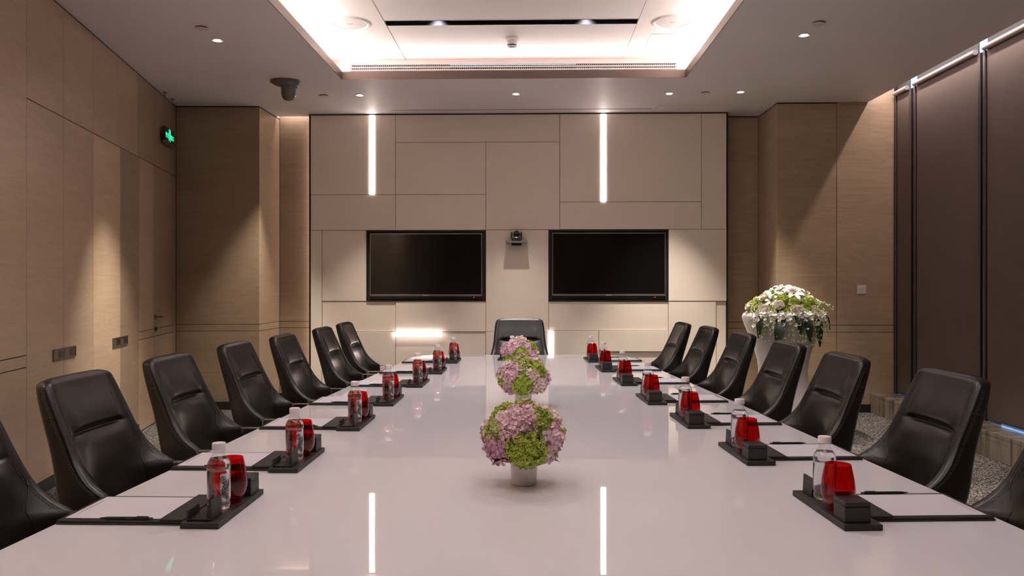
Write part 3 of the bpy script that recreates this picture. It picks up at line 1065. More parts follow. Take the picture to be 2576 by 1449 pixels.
# ------------------------------------------------------------------ conference table (its axis is turned a degree from the room's)
TH = math.atan2(0.00603 * 0 + math.sin(YAW) - 0.00603, 1.0)
TZ = 0.732
cT, sT = math.cos(TH), math.sin(TH)


def T(u, v, z=0.0):
    return (u * cT - v * sT, u * sT + v * cT, z)


def half(v):
    return 1.473 - 0.0645 * (v - 2.4)


UC, VN, VF, VS = 0.05, 0.75, 8.14, 4.952


def arc(cx, cy_, r, a0, a1, n=8):
    return [(cx + r * math.cos(R(a0 + (a1 - a0) * k / n)), cy_ + r * math.sin(R(a0 + (a1 - a0) * k / n))) for k in range(n + 1)]


tab = thing('conference_table', 'long white glass topped conference table with tapered sides', 'table', T(UC, VS), TH)
rr = 0.34
far = [(-half(VS), 0), (half(VS), 0)] + arc(half(VF) - rr - .01, VF - VS - rr, rr, 4, 90) + arc(-half(VF) + rr + .01, VF - VS - rr, rr, 90, 176)
obj('tabletop', MB().prism([(x, y + .0015) for x, y in far], TZ - .03, TZ), 'glass_top', tab)
near = [(-half(VN), VN - VS), (half(VN), VN - VS), (half(VS), -.0015), (-half(VS), -.0015)]
obj('tabletop', MB().prism(near, TZ - .03, TZ), 'glass_top', tab)
obj('seam_strip', MB().box(-half(VS), half(VS), -.0014, .0014, TZ - .03, TZ - .0003), 'white_plastic', tab)
obj('under_frame', MB().box(-.75, .75, -3.6, 2.8, TZ - .10, TZ - .031), 'table_base', tab)
for v in (-3.0, -.1, 2.1):
    obj('pedestal', MB().box(-.45, .45, v - .3, v + .3, 0, TZ - .101, .01), 'table_base', tab)

# ------------------------------------------------------------------ chair
W_TAB = [(.40, .335), (.62, .335), (.66, .326), (.72, .306), (.78, .291), (.85, .281), (.93, .275), (1.0, .268), (1.04, .262), (1.058, .254), (1.070, .240), (1.078, .218), (1.082, .185)]
XC_TAB = [(.40, .250), (.50, .232), (.60, .205), (.70, .172), (.80, .140), (.90, .108), (1.0, .078), (1.082, .056)]
XW_TAB = [(.40, .325), (.50, .332), (.60, .335), (.640, .328), (.662, .288), (.70, .244), (.75, .205), (.80, .180), (.85, .157), (.90, .134), (.95, .112), (1.0, .090), (1.05, .070), (1.082, .058)]
TIP = .640


def smooth_tab(tab, z, w=.018):
    return sum(lerp_tab(tab, z + d * w) * g for d, g in ((-1, .2), (-.5, .2), (0, .2), (.5, .2), (1, .2)))


def cW(z):
    return lerp_tab(W_TAB, z) if z > 1.04 else smooth_tab(W_TAB, z)


def pad(z):
    up = .020 * smoothstep(.853, .885, z) * (1 - smoothstep(.90, 1.06, z))
    cr = -.013 * math.exp(-((z - .853) / .008) ** 2)
    lo = .012 * (1 - smoothstep(.80, .85, z)) * smoothstep(.62, .76, z)
    return up + cr + lo


def front(y, z):
    w = cW(z) - .040
    s = min(1, abs(y) / w)
    xc, xw = smooth_tab(XC_TAB, z), smooth_tab(XW_TAB, z) if z > TIP + .01 else lerp_tab(XW_TAB, z)
    return xc + (max(xw, xc) - xc) * s ** 2.6 + pad(z) * (1 - smoothstep(.66, .93, s))


def chair_shell():
    zs = [.40 + .02 * k for k in range(22)] + [.828, .838, .844, .848, .852, .856, .860, .866, .874, .884, .896] + [.91 + .015 * k for k in range(9)] + \
         [1.040, 1.050, 1.058, 1.065, 1.071, 1.076, 1.080, 1.082]
    rings = []
    nf = 22
    for z in zs:
        w = cW(z)
        wi = w - .040
        xw = smooth_tab(XW_TAB, z) if z > TIP + .01 else lerp_tab(XW_TAB, z)
        xc = smooth_tab(XC_TAB, z)
        xw = max(xw, xc)
        k = 1 - .55 * smoothstep(1.058, 1.082, z) ** 2
        th = .062
        xb = xc - th
        pts = []
        for i in range(nf + 1):
            y = -wi + 2 * wi * i / nf
            pts.append((front(y, z), y))
        pts += [(xw + .004, wi + .010), (xw + .003, wi + .024), (xw - .004, w - .004), (xw - .016, w), (xw - .022, w - .002)]
        depth = xw - .022 - (xb + .022)
        for q in (.35, .7, 1.0):
            pts.append((xw - .022 - depth * q, w - .003 - .006 * q))
        pts += [(xb + .008, w - .020), (xb, w - .045), (xb - .006, w * .5), (xb - .008, 0)]
        side = pts[nf + 1:]
        pts += [(x, -y) for x, y in reversed(side[:-1])]
        xm = (xc + xb) / 2
        rings.append([(xm + (x - xm) * k, y, z) for x, y in pts])
    return MB().rings(rings)


def along_rim(off, z0, z1, step, outer):
    """points along the wing's rim: the stitch lines follow it"""
    out, z = [], z0
    while z < z1:
        w = cW(z)
        xw = max(smooth_tab(XW_TAB, z), smooth_tab(XC_TAB, z))
        if outer:
            out.append((xw - .018 - off, w + .0012, z))
        else:
            out.append((front(w - .042 - off, z) + .0015, w - .042 - off, z))
        slope = abs(smooth_tab(XW_TAB, z + .004) - smooth_tab(XW_TAB, z)) / .004
        z += step / math.sqrt(1 + slope * slope)
    return out


def make_chair(label):
    t = thing('conference_chair', label, 'chair', (0, 0, 0), 0, 'black leather chairs around the table')
    obj('backrest', chair_shell(), 'leather', t, smooth=180)
    obj('seat', MB().box(.20, .70, -.285, .285, .40, .475, .03, 3), 'leather', t, smooth=60)
    st = MB()
    for s in (-1, 1):
        for off, outer in ((0, False), (.008, False), (0, True), (.008, True)):
            pts = along_rim(off, TIP + .006, 1.045, .0105, outer)
            for a, b in zip(pts, pts[1:]):
                A, B = Vector(a), Vector(b)
                A.y *= s
                B.y *= s
                B = A + (B - A) * .62
                st.tube([A, B], .0011, 4)
    o = tag(obj('stitching', st, 'thread', t), 'grey saddle stitching', kind='stuff')
    for s in (-1, 1):
        pts = []
        for k in range(15):
            q = k / 14
            z = .765 - .27 * q
            y = (cW(z) - .042) * (1 - .30 * smoothstep(0, .42, q))
            pts.append((front(y, z) + .0006, s * y, z))
        obj('wing_seam', MB().tube(pts, .0026, 6), 'leather', t, smooth=180)
        z = .945
        w = cW(z)
        obj('side_seam', MB().tube([(smooth_tab(XW_TAB, z) - .004 - .020 * q, s * (w + (.0005 if q else -.003)), z - .004 * q) for q in (.3, .6, 1.6, 2.4)], .0012, 6), 'thread', t)
        ox, oy = .330, .313
        br = MB()
        br.box(ox, ox + .125, s * oy - .020, s * oy + .020, TIP - .012, TIP - .005, .001)
        br.tube([(ox + .004, s * (oy + .016), TIP - .010), (ox - .02, s * (oy + .016), .45)], .0055, 6)
        br.tube([(ox + .004, s * (oy - .016), TIP - .010), (ox - .02, s * (oy - .016), .45)], .0055, 6)
        br.tube([(ox + .121, s * (oy + .016), TIP - .012), (ox + .045, s * (oy + .016), .55), (ox - .02, s * (oy + .016), .47)], .0055, 6)
        br.tube([(ox + .121, s * (oy - .016), TIP - .012), (ox + .045, s * (oy - .016), .55), (ox - .02, s * (oy - .016), .47)], .0055, 6)
        tag(obj('arm_bracket', br, 'steel', t), 'polished steel arm bracket')
    obj('column', MB().lathe([(.035, .11), (.035, .30), (.055, .31), (.055, .399)], 16, (.42, 0, 0)), 'steel', t, smooth=40)
    base = MB().lathe([(.05, .06), (.055, .12), (.036, .125)], 16, (.42, 0, 0))
    for k in range(5):
        a = 2 * math.pi * k / 5 + .3
        c, s = math.cos(a), math.sin(a)
        base.tube([(.42 + .04 * c, .04 * s, .095), (.42 + .30 * c, .30 * s, .072)], [.022, .014], 8)
    bo = obj('base', base, 'steel', t, smooth=40)
    for k in range(5):
        a = 2 * math.pi * k / 5 + .3
        c, s = math.cos(a), math.sin(a)
        cm = MB()
        tmp = MB().lathe([(.022, -.020), (.027, -.016), (.027, .016), (.022, .020)], 14)
        cm.v = [(.42 + .30 * c + p[0] * c - p[2] * s, .30 * s + p[0] * s + p[2] * c, .0275 + p[1]) for p in tmp.v]
        cm.f = list(tmp.f)
        obj('caster', cm, 'black_plastic', bo, smooth=40)
    return t


ORD = ['first', 'second', 'third', 'fourth', 'fifth', 'sixth', 'seventh']
CH_L = [(-1.96, 2.58), (-1.94, 3.40), (-1.925, 4.27), (-1.89, 5.18), (-1.81, 5.97), (-1.75, 6.95), (-1.74, 7.80)]
CH_R = [(1.99, 2.62), (1.958, 3.50), (1.850, 4.36), (1.850, 5.27), (1.82, 6.22), (1.76, 7.10), (1.68, 7.82)]
chair = make_chair('black leather chair alone at the head of the table before the screens')
chair.location = T(.03, 8.74)
chair.rotation_euler = (0, 0, TH - R(90))
for i, (u, v) in enumerate(CH_L):
    k = ORD[6 - i]
    dup(chair, T(u, v), TH, f'black leather chair along the oak door wall, {k} counted from the screens')
for i, (u, v) in enumerate(CH_R):
    k = ORD[6 - i]
    dup(chair, T(u, v), TH + math.pi, f'black leather chair along the window blinds, {k} counted from the screens')

# ------------------------------------------------------------------ place settings
TR = (-.118, 0, 0, .40)                    # tray in the setting's own frame: p towards the table's middle, q along the table


def make_tray(label):
    t = thing('serving_tray', label, 'tray', (0, 0, 0), 0, 'leather trays on the table')
    obj('board', MB().box(-.118, 0, 0, .40, 0, .018, .0015), 'goods', t)
    for q, r in ((.138, .040), (.238, .045)):
        obj('coaster_ring', MB().lathe([(r, .0181), (r, .0187), (r - .003, .0187), (r - .003, .0181)], 32, (-.054, q, 0), cap=False), 'goods_thread', t)
    return t


def make_holder(label):
    t = thing('card_holder', label, 'card holder', (0, 0, 0), 0, 'leather name card holders')
    obj('base_plate', MB().box(-.106, -.0285, .018, .097, 0, .006, .001), 'goods', t)
    wd = MB()
    wd.add([(-.044, .02, .0062), (-.028, .02, .0062), (-.028, .095, .0062), (-.044, .095, .0062), (-.037, .02, .062), (-.031, .02, .062), (-.031, .095, .062), (-.037, .095, .062)],
           [(0, 3, 2, 1), (4, 5, 6, 7), (0, 1, 5, 4), (1, 2, 6, 5), (2, 3, 7, 6), (3, 0, 4, 7)])
    obj('upright', wd, 'goods', t)
    obj('stop_ledge', MB().box(-.106, -.098, .018, .097, .0062, .033, .001), 'goods', t)
    return t


def make_box(label):
    t = thing('lidded_box', label, 'box', (0, 0, 0), 0, 'small square leather boxes')
    obj('body', MB().box(-.090, -.010, .302, .382, 0, .047, .002), 'goods', t)
    lid = obj('lid', MB().box(-.0900, -.0100, .3020, .3820, .0478, .062, .002), 'goods', t)
    sti = MB()
    for k in range(18):
        a = -.086 + k * .0042
        sti.box(a, a + .0025, .3045, .3052, .0621, .0625).box(a, a + .0025, .3788, .3795, .0621, .0625)
        sti.box(-.0873, -.0866, .3065 + k * .0042, .309 + k * .0042, .0621, .0625).box(-.0134, -.0127, .3065 + k * .0042, .309 + k * .0042, .0621, .0625)
    tag(obj('stitching', sti, 'goods_thread', lid), kind='stuff')
    mk = MB()
    for k in range(5):
        mk.box(-.056 + k * .003, -.0545 + k * .003, .338 + (k % 2) * .003, .346 + (k % 3) * .002, .0621, .0623)
    obj('embossed_mark', mk, 'goods_thread', lid)
    return t


def make_bottle(label):
    t = thing('water_bottle', label, 'bottle', (0, 0, 0), 0, 'small clear water bottles')
    out = [(.026, .001), (.033, .004), (.0355, .012), (.0355, .024), (.0335, .028), (.0355, .032), (.0365, .040), (.0365, .125), (.0350, .129), (.0370, .134), (.0372, .142),
           (.034, .154), (.026, .168), (.0190, .177), (.0165, .182), (.0165, .187), (.0200, .188), (.0200, .191), (.0165, .192)]
    obj('bottle_body', MB().lathe(out, 28, (-.054, .138, 0), cap=False), 'pet', t, smooth=60)
    wt = [(.024, .002), (.032, .005), (.0345, .012), (.0345, .024), (.0325, .028), (.0345, .032), (.0355, .040), (.0355, .125), (.0340, .129), (.0360, .134), (.0362, .142), (.0330, .154), (.0265, .1655)]
    obj('water', MB().lathe(wt, 28, (-.054, .138, 0)), 'water', t, smooth=60)
    cp = MB()
    rings = []
    n = 48
    for r, z in ((.0195, .193), (.0215, .194), (.0215, .212), (.0200, .2145), (.0150, .2150), (.0005, .2150)):
        rings.append([(-.054 + (r - (.0006 if k % 2 and .193 < z < .213 else 0)) * math.cos(2 * math.pi * k / n), .138 + (r - (.0006 if k % 2 and .193 < z < .213 else 0)) * math.sin(2 * math.pi * k / n), z) for k in range(n)])
    cp.rings(rings)
    tag(obj('cap', cp, 'cap', t, smooth=40), 'white screw cap')
    lb = MB()
    n = 8
    for k in range(n):
        a0 = R(-62 + 52 * k / n)
        a1 = R(-62 + 52 * (k + 1) / n)
        r = .0372
        lb.add([(-.054 + r * math.cos(a0), .138 + r * math.sin(a0), .034), (-.054 + r * math.cos(a1), .138 + r * math.sin(a1), .034),
                (-.054 + r * math.cos(a1), .138 + r * math.sin(a1), .122), (-.054 + r * math.cos(a0), .138 + r * math.sin(a0), .122)], [(0, 1, 2, 3)])
    tag(obj('label', lb, 'label', t, fix=False), 'dark and white printed label')
    return t


def make_glass(label):
    t = thing('tumbler', label, 'glass', (0, 0, 0), 0, 'red stemless tumblers')
    prof = [(.0005, .002), (.018, .001), (.027, .003), (.040, .015), (.049, .034), (.0528, .055), (.0525, .072), (.049, .100), (.044, .125), (.0395, .146)]
    inn = [(.0380, .146), (.0425, .125), (.0475, .100), (.051, .072), (.0512, .055), (.047, .035), (.038, .018), (.024, .008), (.0005, .007)]
    obj('bowl', MB().lathe(prof + inn, 36, (-.054, .238, 0), cap=False), 'red_glass', t, smooth=60)
    return t


def make_folder(label):
    t = thing('leather_folder', label, 'folder', (0, 0, 0), 0, 'leather writing folders')
    obj('cover', MB().box(-.520, -.1205, .032, .314, 0, .0055, .0012), 'goods', t)
    obj('pad_board', MB().box(-.517, -.1205, .034, .312, .006, .0125, .0012), 'goods', t)
    fl = obj('pen_flap', MB().box(-.196, -.1205, .031, .315, .0140, .0195, .0015), 'goods', t)
    sti = MB()
    for k in range(50):
        sti.box(-.193, -.1924, .036 + k * .0055, .0392 + k * .0055, .0195, .0199)
    for k in range(12):
        sti.box(-.190 + k * .0055, -.1868 + k * .0055, .0338, .0344, .0195, .0199).box(-.190 + k * .0055, -.1868 + k * .0055, .3116, .3122, .0195, .0199)
    tag(obj('stitching', sti, 'goods_thread', fl), kind='stuff')
    return t


def make_paper(label):
    t = thing('note_paper', label, 'paper', (0, 0, 0), 0, 'white writing paper on the folders')
    obj('sheet', MB().box(-.502, -.199, .054, .296, 0, .0012), 'paper', t)
    ik = MB()
    rnd = random.Random(5)
    for row, (p, a, b) in enumerate(((-.492, .12, .25), (-.488, .10, .27), (-.484, .14, .23))):
        q = a
        while q < b:
            ln_ = rnd.uniform(.004, .012)
            ik.box(p, p + .0016, q, q + ln_, .0013, .0015)
            q += ln_ + .002
    tag(obj('printed_lines', ik, 'ink', t), 'faint small print', kind='stuff')
    return t


def make_pen(label):
    t = thing('pen', label, 'pen', (0, 0, 0), 0, 'black pens on the folders')
    b = MB().tube([(-.388, .044, .005), (-.380, .044, .005), (-.362, .044, .005), (-.234, .044, .005)], [.0012, .0022, .0046, .0048], 8)
    obj('barrel', b, 'pen', t, smooth=50)
    obj('push_button', MB().tube([(-.2335, .044, .005), (-.222, .044, .005)], .003, 8), 'goods_thread', t)
    obj('clip', MB().box(-.272, -.236, .0425, .0455, .0102, .0116, .0004), 'goods_thread', t)
    mk = MB()
    for k in range(6):
        mk.box(-.305 + k * .0035, -.3025 + k * .0035, .0390, .0393, .0045, .0062)
    tag(obj('printed_name', mk, 'thread', t), 'tiny pale print')
    return t


SET_L = [(-.8995, 2.38), (-.8544, 3.082), (-.787, 3.952), (-.743, 4.745), (-.668, 5.591), (-.608, 6.409), (-.546, 7.258)]
SET_R = [(.980, 2.372), (.935, 3.216), (.869, 4.024), (.796, 4.800), (.752, 5.688), (.704, 6.557), (.668, 7.348)]
E_ = .0004
ZB = TZ + E_
KINDS = [(make_tray, 'black leather tray', ZB), (make_holder, 'black leather name card holder', ZB + .0184), (make_box, 'small black lidded leather box', ZB + .0184),
         (make_bottle, 'clear water bottle with white cap', ZB + .0184), (make_glass, 'red glass tumbler', ZB + .0184), (make_folder, 'black leather writing folder', ZB),
         (make_paper, 'white sheet of writing paper', ZB + .0130), (make_pen, 'black pen on the folder edge', ZB + .0130)]
protos = {}
places = []
SKEW, SKEW_W = R(1.2), R(2.3)                              # the settings follow the tapered sides
for i, (u, v) in enumerate(SET_L):
    places.append((T(u, v), TH - SKEW, f'place {{}} from the screens on the oak wall side', ORD[6 - i]))
for i, (u, v) in enumerate(SET_R):
    places.append((T(u - .40 * math.sin(SKEW_W), v + .40 * math.cos(SKEW_W)), TH + math.pi + SKEW_W, f'place {{}} from the screens on the window side', ORD[6 - i]))
places.append((T(-.182, 7.54), TH - R(90), None, None))
for loc, rot, pat, k in places:
    for j, (mk_, what, z) in enumerate(KINDS):
        if pat is None:
            if j > 3:
                continue
            lab = what + ' at the head of the table behind the flowers'
        else:
            lab = f'{what}, ' + pat.format(k)
        p = (loc[0], loc[1], z)
        if j not in protos:
            o = protos[j] = mk_(lab)
            o.location = p
            o.rotation_euler = (0, 0, rot)
        else:
            o = dup(protos[j], p, rot, lab)
        if j == 3 and k == 'sixth':
            pass


# ------------------------------------------------------------------ flowers on the table
def frame_of(n):
    n = Vector(n).normalized()
    a = n.cross(Vector((0.3, 0.2, 1)))
    if a.length < 1e-3:
        a = n.cross(Vector((1, 0, 0)))
    a.normalize()
    return n, a, n.cross(a)


def floret(mb, c, n, size, rnd, cup=.25, petals=4):
    n, a, b = frame_of(n)
    ph = rnd.uniform(0, 6.28)
    c = Vector(c)
    for k in range(petals):
        an = ph + 2 * math.pi * k / petals
        d = math.cos(an) * a + math.sin(an) * b
        e = n.cross(d)
        w = size * rnd.uniform(.42, .54)
        ln_ = size * rnd.uniform(.9, 1.1)
        cu = size * rnd.uniform(cup * .3, cup * 1.7)
        p0 = c + d * ln_ * .08
        p1 = c + d * ln_ * .55 + e * w + n * cu * .45
        p2 = c + d * ln_ * .92 + e * w * .6 + n * cu * .8
        p3 = c + d * ln_ * 1.03 + n * cu * .9
        p4 = c + d * ln_ * .92 - e * w * .6 + n * cu * .8
        p5 = c + d * ln_ * .55 - e * w + n * cu * .45
        m_ = c + d * ln_ * .55 + n * cu * .15
        mb.add([p0, p1, p2, p3, p4, p5, m_], [(0, 1, 6), (1, 2, 6), (2, 3, 6), (3, 4, 6), (4, 5, 6), (5, 0, 6)])


def head(parent, c, r, kind, rnd, centre, label):
    """one hydrangea head: many four-petalled florets over a ball, facing out of the bouquet"""
    mb = MB()
    size, n = {'lime': (.0095, 330), 'lime_pale': (.0118, 210)}.get(kind, (.0178, 120))
    n = int(n * (r / .062) ** 2)
    out = (Vector(c) - Vector(centre)).normalized()
    for i in range(n):
        z = 1 - 2 * (i + .5) / n
        a = i * 2.39996
        d = Vector((math.sqrt(1 - z * z) * math.cos(a), math.sqrt(1 - z * z) * math.sin(a), z))
        if d.dot(out) < -.45:
            continue
        d2 = (d + Vector((rnd.uniform(-.55, .55), rnd.uniform(-.55, .55), rnd.uniform(-.45, .6)))).normalized()
        floret(mb, Vector(c) + d * r * rnd.uniform(.86, 1.10), d2, size * rnd.uniform(.8, 1.2), rnd, .5 if kind.startswith('lime') else .28)
    o = obj('hydrangea_head', mb, kind, parent, fix=False)
    tag(o, label)
    core = MB().ball(c, r * .86, 14, 9)
    obj('floret_base', core, 'core' if kind.startswith('lime') else kind, o, smooth=180)


NAMES = {'lime': 'lime green hydrangea head', 'lime_pale': 'pale green hydrangea head', 'pink': 'pink hydrangea head', 'mauve': 'mauve pink hydrangea head', 'blush': 'blush pink hydrangea head'}


def bouquet(u, v, spec, label, seed):
    t = thing('flower_arrangement', label, 'flowers', T(u, v, ZB), TH, 'hydrangea centrepieces')
    rnd = random.Random(seed)
    obj('vase', MB().lathe([(.043, .0), (.046, .002), (.049, .05), (.0525, .125), (.0525, .13), (.049, .13), (.047, .11), (.001, .10)], 36), 'ceramic', t, smooth=50)
    ctr = (0, 0, .175)
    for az, el, kind, r in spec:
        a, e = R(az), R(el)
        d = Vector((math.sin(a) * math.cos(e), -math.cos(a) * math.cos(e), math.sin(e)))
        c = Vector(ctr) + Vector((d.x * .098, d.y * .098, d.z * .074))
        head(t, c, r, kind, rnd, ctr, NAMES[kind])
    for az in (-50, 200, 60):
        a = R(az)
        d = Vector((math.sin(a), -math.cos(a), -.15))
        e = Vector((math.cos(a), math.sin(a), 0))
        c = Vector(ctr) + Vector((0, 0, -.045))
        lf = [c + d * .05, c + d * .095 + e * .024, c + d * .15 + Vector((0, 0, -.012)), c + d * .095 - e * .024]
        obj('leaf', MB().add(lf + [c + d * .10 + Vector((0, 0, .008))], [(0, 1, 4), (1, 2, 4), (2, 3, 4), (3, 0, 4)]), 'leaf_dark', t, fix=False)


S1 = [(4, -14, 'lime', .070), (-8, 44, 'pink', .070), (-62, -22, 'mauve', .058), (-66, 16, 'lime_pale', .052), (-48, 44, 'blush', .052), (50, -26, 'blush', .052), (56, 8, 'pink', .056),
      (40, 44, 'lime', .058), (92, 4, 'lime', .052), (10, 86, 'lime_pale', .056), (100, 40, 'blush', .056), (-104, 4, 'pink', .058), (140, 0, 'pink', .06), (180, -5, 'lime', .06),
      (-140, 0, 'blush', .06), (170, 48, 'pink', .062), (-110, 48, 'lime', .058), (22, -34, 'lime', .048)]
S2 = [(-4, -16, 'lime', .068), (-38, 18, 'pink', .066), (-72, -10, 'lime', .054), (-50, -30, 'mauve', .05), (50, -18, 'blush', .062), (28, 16, 'blush', .052), (50, 34, 'lime', .064),
      (0, 58, 'lime_pale', .06), (-70, 36, 'blush', .054), (92, 0, 'pink', .056), (100, 44, 'pink', .056), (-106, 10, 'pink', .058), (140, 0, 'lime', .06), (180, 0, 'pink', .06),
      (-140, 0, 'lime', .06), (180, 60, 'pink', .06)]
S3 = [(6, -8, 'lime', .068), (-36, 32, 'pink', .066), (-58, -24, 'lime', .054), (-62, 6, 'mauve', .052), (54, -16, 'pink', .062), (34, 30, 'pink', .056), (60, 34, 'lime', .056),
      (6, 66, 'blush', .06), (92, 0, 'lime', .056), (-104, 14, 'pink', .058), (140, 0, 'blush', .06), (180, 0, 'pink', .06), (-140, 10, 'lime', .06), (180, 60, 'lime', .06)]
bouquet(.0265, 2.93, S1, 'hydrangea arrangement at the open near end of the table, its white vase in full view', 3)
bouquet(.0394, 4.75, S2, 'middle hydrangea arrangement of three down the table', 4)
bouquet(.0226, 6.45, S3, 'hydrangea arrangement in front of the chair at the table head', 5)

# ------------------------------------------------------------------ tall planter with its flowers
PX, PY = 2.545, 8.065
t = thing('floor_planter', 'tall glossy white waisted planter by the oak corner', 'planter', (PX, PY, 0))
prof = [(.36, .0), (.385, .01), (.372, .12), (.325, .27), (.272, .40), (.243, .50), (.238, .58), (.252, .70), (.290, .83), (.338, .95), (.378, 1.05), (.398, 1.11), (.400, 1.135),
        (.390, 1.160), (.365, 1.176), (.335, 1.170), (.310, 1.14), (.28, 1.05), (.001, 1.03)]
obj('vessel', MB().lathe(prof, 56), 'planter', t, smooth=60)
t = thing('floral_display', 'mound of white roses, lilies and green hydrangea in the planter', 'flowers', (PX, PY, 1.125))
rnd = random.Random(11)


def dome(az, el, k=1.0):
    a, e = R(az), R(el)
    return Vector((math.sin(a) * math.cos(e) * .352 * k, -math.cos(a) * math.cos(e) * .372 * k, math.sin(e) * .285 * k))


obj('foam', MB().ball((0, 0, .01), .30, 18, 10, (1, 1, .78)), 'leaf_dark', t, smooth=180)


def rose(c, n, r):
    n, a, b = frame_of(n)
    mb = MB()
    c = Vector(c)
    for ring, (rad, ht, cnt, sz) in enumerate(((.95, .0, 6, .62), (.75, .22, 6, .52), (.52, .36, 5, .42), (.28, .46, 4, .30))):
        for k in range(cnt):
            an = 2 * math.pi * (k + .5 * ring) / cnt
            d = math.cos(an) * a + math.sin(an) * b
            e = n.cross(d)
            base = c + n * r * (-.35)
            m0 = c + d * rad * r + n * r * ht
            w = sz * r
            v = [base + d * .15 * r, c + d * rad * r * .9 + e * w - n * .1 * r, m0 + e * w * .8 + n * .16 * r, m0 + d * .10 * r + n * .28 * r, m0 - e * w * .8 + n * .16 * r, c + d * rad * r * .9 - e * w - n * .1 * r]
            mb.add(v, [(0, 1, 2, 3), (0, 3, 4, 5)])
    mb.ball(c, r * .62, 10, 6)
    obj('rose', mb, 'rose', t, fix=False, smooth=60)


def lily(c, n, r):
    n, a, b = frame_of(n)
    c = Vector(c)
    mb = MB()
    for k in range(6):
        an = 2 * math.pi * k / 6
        d = math.cos(an) * a + math.sin(an) * b
        e = n.cross(d)
        sp = [(.06, 0.0, .05), (.30, .30, .17), (.62, .42, .20), (.90, .34, .12), (1.08, .16, .005)]
        row = []
        for x, z, w in sp:
            m0 = c + d * r * x + n * r * z
            row += [m0 + e * w * r, m0 + n * (-.05 * r), m0 - e * w * r]
        f = []
        for i in range(4):
            f += [(3 * i, 3 * i + 1, 3 * i + 4, 3 * i + 3), (3 * i + 1, 3 * i + 2, 3 * i + 5, 3 * i + 4)]
        mb.add(row, f)
    o = obj('lily', mb, 'lily', t, fix=False, smooth=60)
    an = MB()
    for k in range(4):
        d = (math.cos(k * 1.6) * a + math.sin(k * 1.6) * b) * .16 * r
        an.tube([c + n * .1 * r, c + n * .55 * r + d], .0014, 4)
        an.ball(c + n * .57 * r + d, .005, 6, 4)
    obj('stamen', an, 'anther', o)


for az, el, r in ((-46, 16, .056), (-24, 26, .046), (3, 15, .056), (34, 17, .044), (-58, 42, .046), (-84, 20, .045), (70, 30, .04), (110, 30, .045), (170, 30, .05)):
    d = dome(az, el, 1.07)
    rose(d, d, r)
for az, el, r in ((-20, 78, .10), (12, 56, .115), (30, 72, .10), (-50, 58, .085), (48, 48, .10), (150, 70, .10), (-40, 36, .075)):
    d = dome(az, el, .96)
    lily(d, d + Vector((0, -.06, .06)), r)
for az, el, r, kd in ((-18, 40, .062, 'lime'), (2, 34, .055, 'lime'), (-38, 42, .045, 'lime_pale'), (36, 32, .075, 'lime'), (58, 22, .055, 'lime_pale'), (-72, 34, .05, 'lime'), (-52, 64, .045, 'lime'),
                      (-36, 15, .038, 'lime'), (-12, 17, .038, 'lime'), (22, 12, .040, 'lime'), (62, 48, .05, 'lime_pale'), (-92, 22, .06, 'lime_pale'), (92, 24, .055, 'lime'), (20, 84, .05, 'lime_pale'),
                      (180, 40, .07, 'lime'), (140, 20, .06, 'lime'), (-140, 30, .065, 'lime_pale')):
    d = dome(az, el, .93)
    head(t, d, r, kd, rnd, (0, 0, 0), NAMES[kd])
# white filler blossom
fb = MB()
for i in range(210):
    az = R(rnd.uniform(-56, 56))
    q = rnd.random()
    rr_ = .37 + .075 * q
    d = Vector((math.sin(az) * rr_, -math.cos(az) * rr_, .065 - .17 * q * rnd.random() * (1 if abs(az) < 1.2 else .3)))
    floret(fb, d, d + Vector((rnd.uniform(-.3, .3), rnd.uniform(-.3, .3), rnd.uniform(-.1, .5))), .019, rnd, .4, 5)
for i in range(300):
    az, el = rnd.uniform(-110, 110), rnd.uniform(-4, 80)
    d = dome(az, el, rnd.uniform(.93, 1.03))
    floret(fb, d, d + Vector((rnd.uniform(-.2, .2), rnd.uniform(-.2, .2), rnd.uniform(-.2, .2))), .017, rnd, .4, 5)
tag(obj('small_blossom', fb, 'lily', t, fix=False), 'small white filler blossom', kind='stuff')
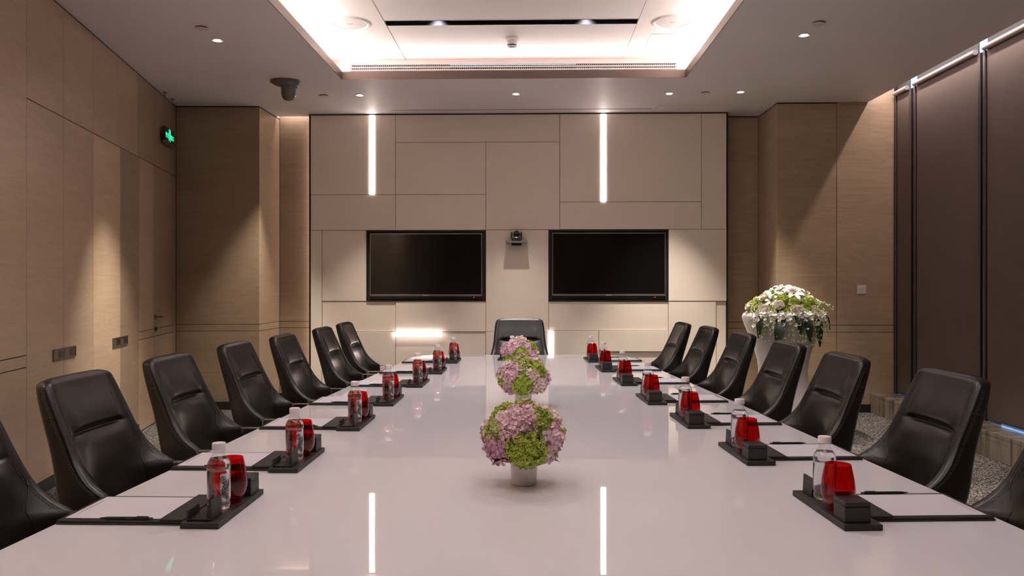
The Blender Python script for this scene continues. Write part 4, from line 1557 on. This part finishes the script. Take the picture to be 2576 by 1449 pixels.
# orchid sprays that droop over the rim
for az, reach, drop in ((-56, .41, .10), (-36, .43, .20), (-17, .43, .22), (8, .44, .20), (21, .44, .24), (52, .43, .10), (-30, .45, .10), (33, .47, .09), (-68, .38, .02), (-44, .44, .16), (-26, .44, .22), (-8, .43, .26), (-2, .46, .20), (14, .43, .24), (28, .45, .18), (44, .46, .14), (64, .42, .02), (80, .46, -.10), (-80, .36, -.02), (36, .44, .22)):
    a = R(az)
    d = Vector((math.sin(a), -math.cos(a), 0))
    pts = []
    for k in range(8):
        q = k / 7
        pts.append(d * (.22 + (reach + .015 - .22) * (q ** .7)) + Vector((0, 0, .11 + .06 * math.sin(q * 2.4) - (drop + .16) * q ** 2)))
    sp = obj('orchid_spray', MB().tube(pts, .0022, 5), 'stem', t)
    bd = MB()
    for k in range(2, 8):
        for s in (-1, 1):
            e = Vector((math.cos(a), math.sin(a), 0)) * s * rnd.uniform(.010, .026)
            rr_ = .0115 * (1.15 - .45 * k / 7) * rnd.uniform(.8, 1.15)
            bd.ball(pts[k] + e + Vector((0, 0, rnd.uniform(-.018, .006))), rr_, 7, 5, (.8, .8, 1.35))
            if k < 7:
                m0 = (pts[k] + pts[k + 1]) / 2 + e * 1.2 + d * rnd.uniform(-.01, .02)
                bd.ball(m0 + Vector((0, 0, rnd.uniform(-.02, .01))), rr_ * .9, 7, 5, (.8, .8, 1.35))
    tag(obj('bud', bd, 'bud', sp, smooth=180), kind='stuff')
# dark leaves hanging in front
for az, ln_, wd in ((-50, .22, .040), (-24, .30, .052), (12, .25, .046), (34, .30, .055), (60, .14, .035), (0, .18, .04)):
    a = R(az)
    d = Vector((math.sin(a), -math.cos(a), 0))
    e = Vector((math.cos(a), math.sin(a), 0))
    rows, f = [], []
    for k in range(7):
        q = k / 6
        m0 = d * (.27 + .165 * math.sin(min(1, q * 1.6) * 1.57) + .02 * q) + Vector((0, 0, .09 - (ln_ + .06) * q ** 1.3)) + e * .03 * math.sin(q * 2 + az)
        w = wd * math.sin(math.pi * min(.985, .02 + q * .96)) ** .8 + .0015
        rows += [m0 + e * w, m0 - d * .008, m0 - e * w]
        if k:
            i = 3 * (k - 1)
            f += [(i, i + 1, i + 4, i + 3), (i + 1, i + 2, i + 5, i + 4)]
    obj('leaf', MB().add(rows, f), 'leaf_dark', t, fix=False, smooth=180)
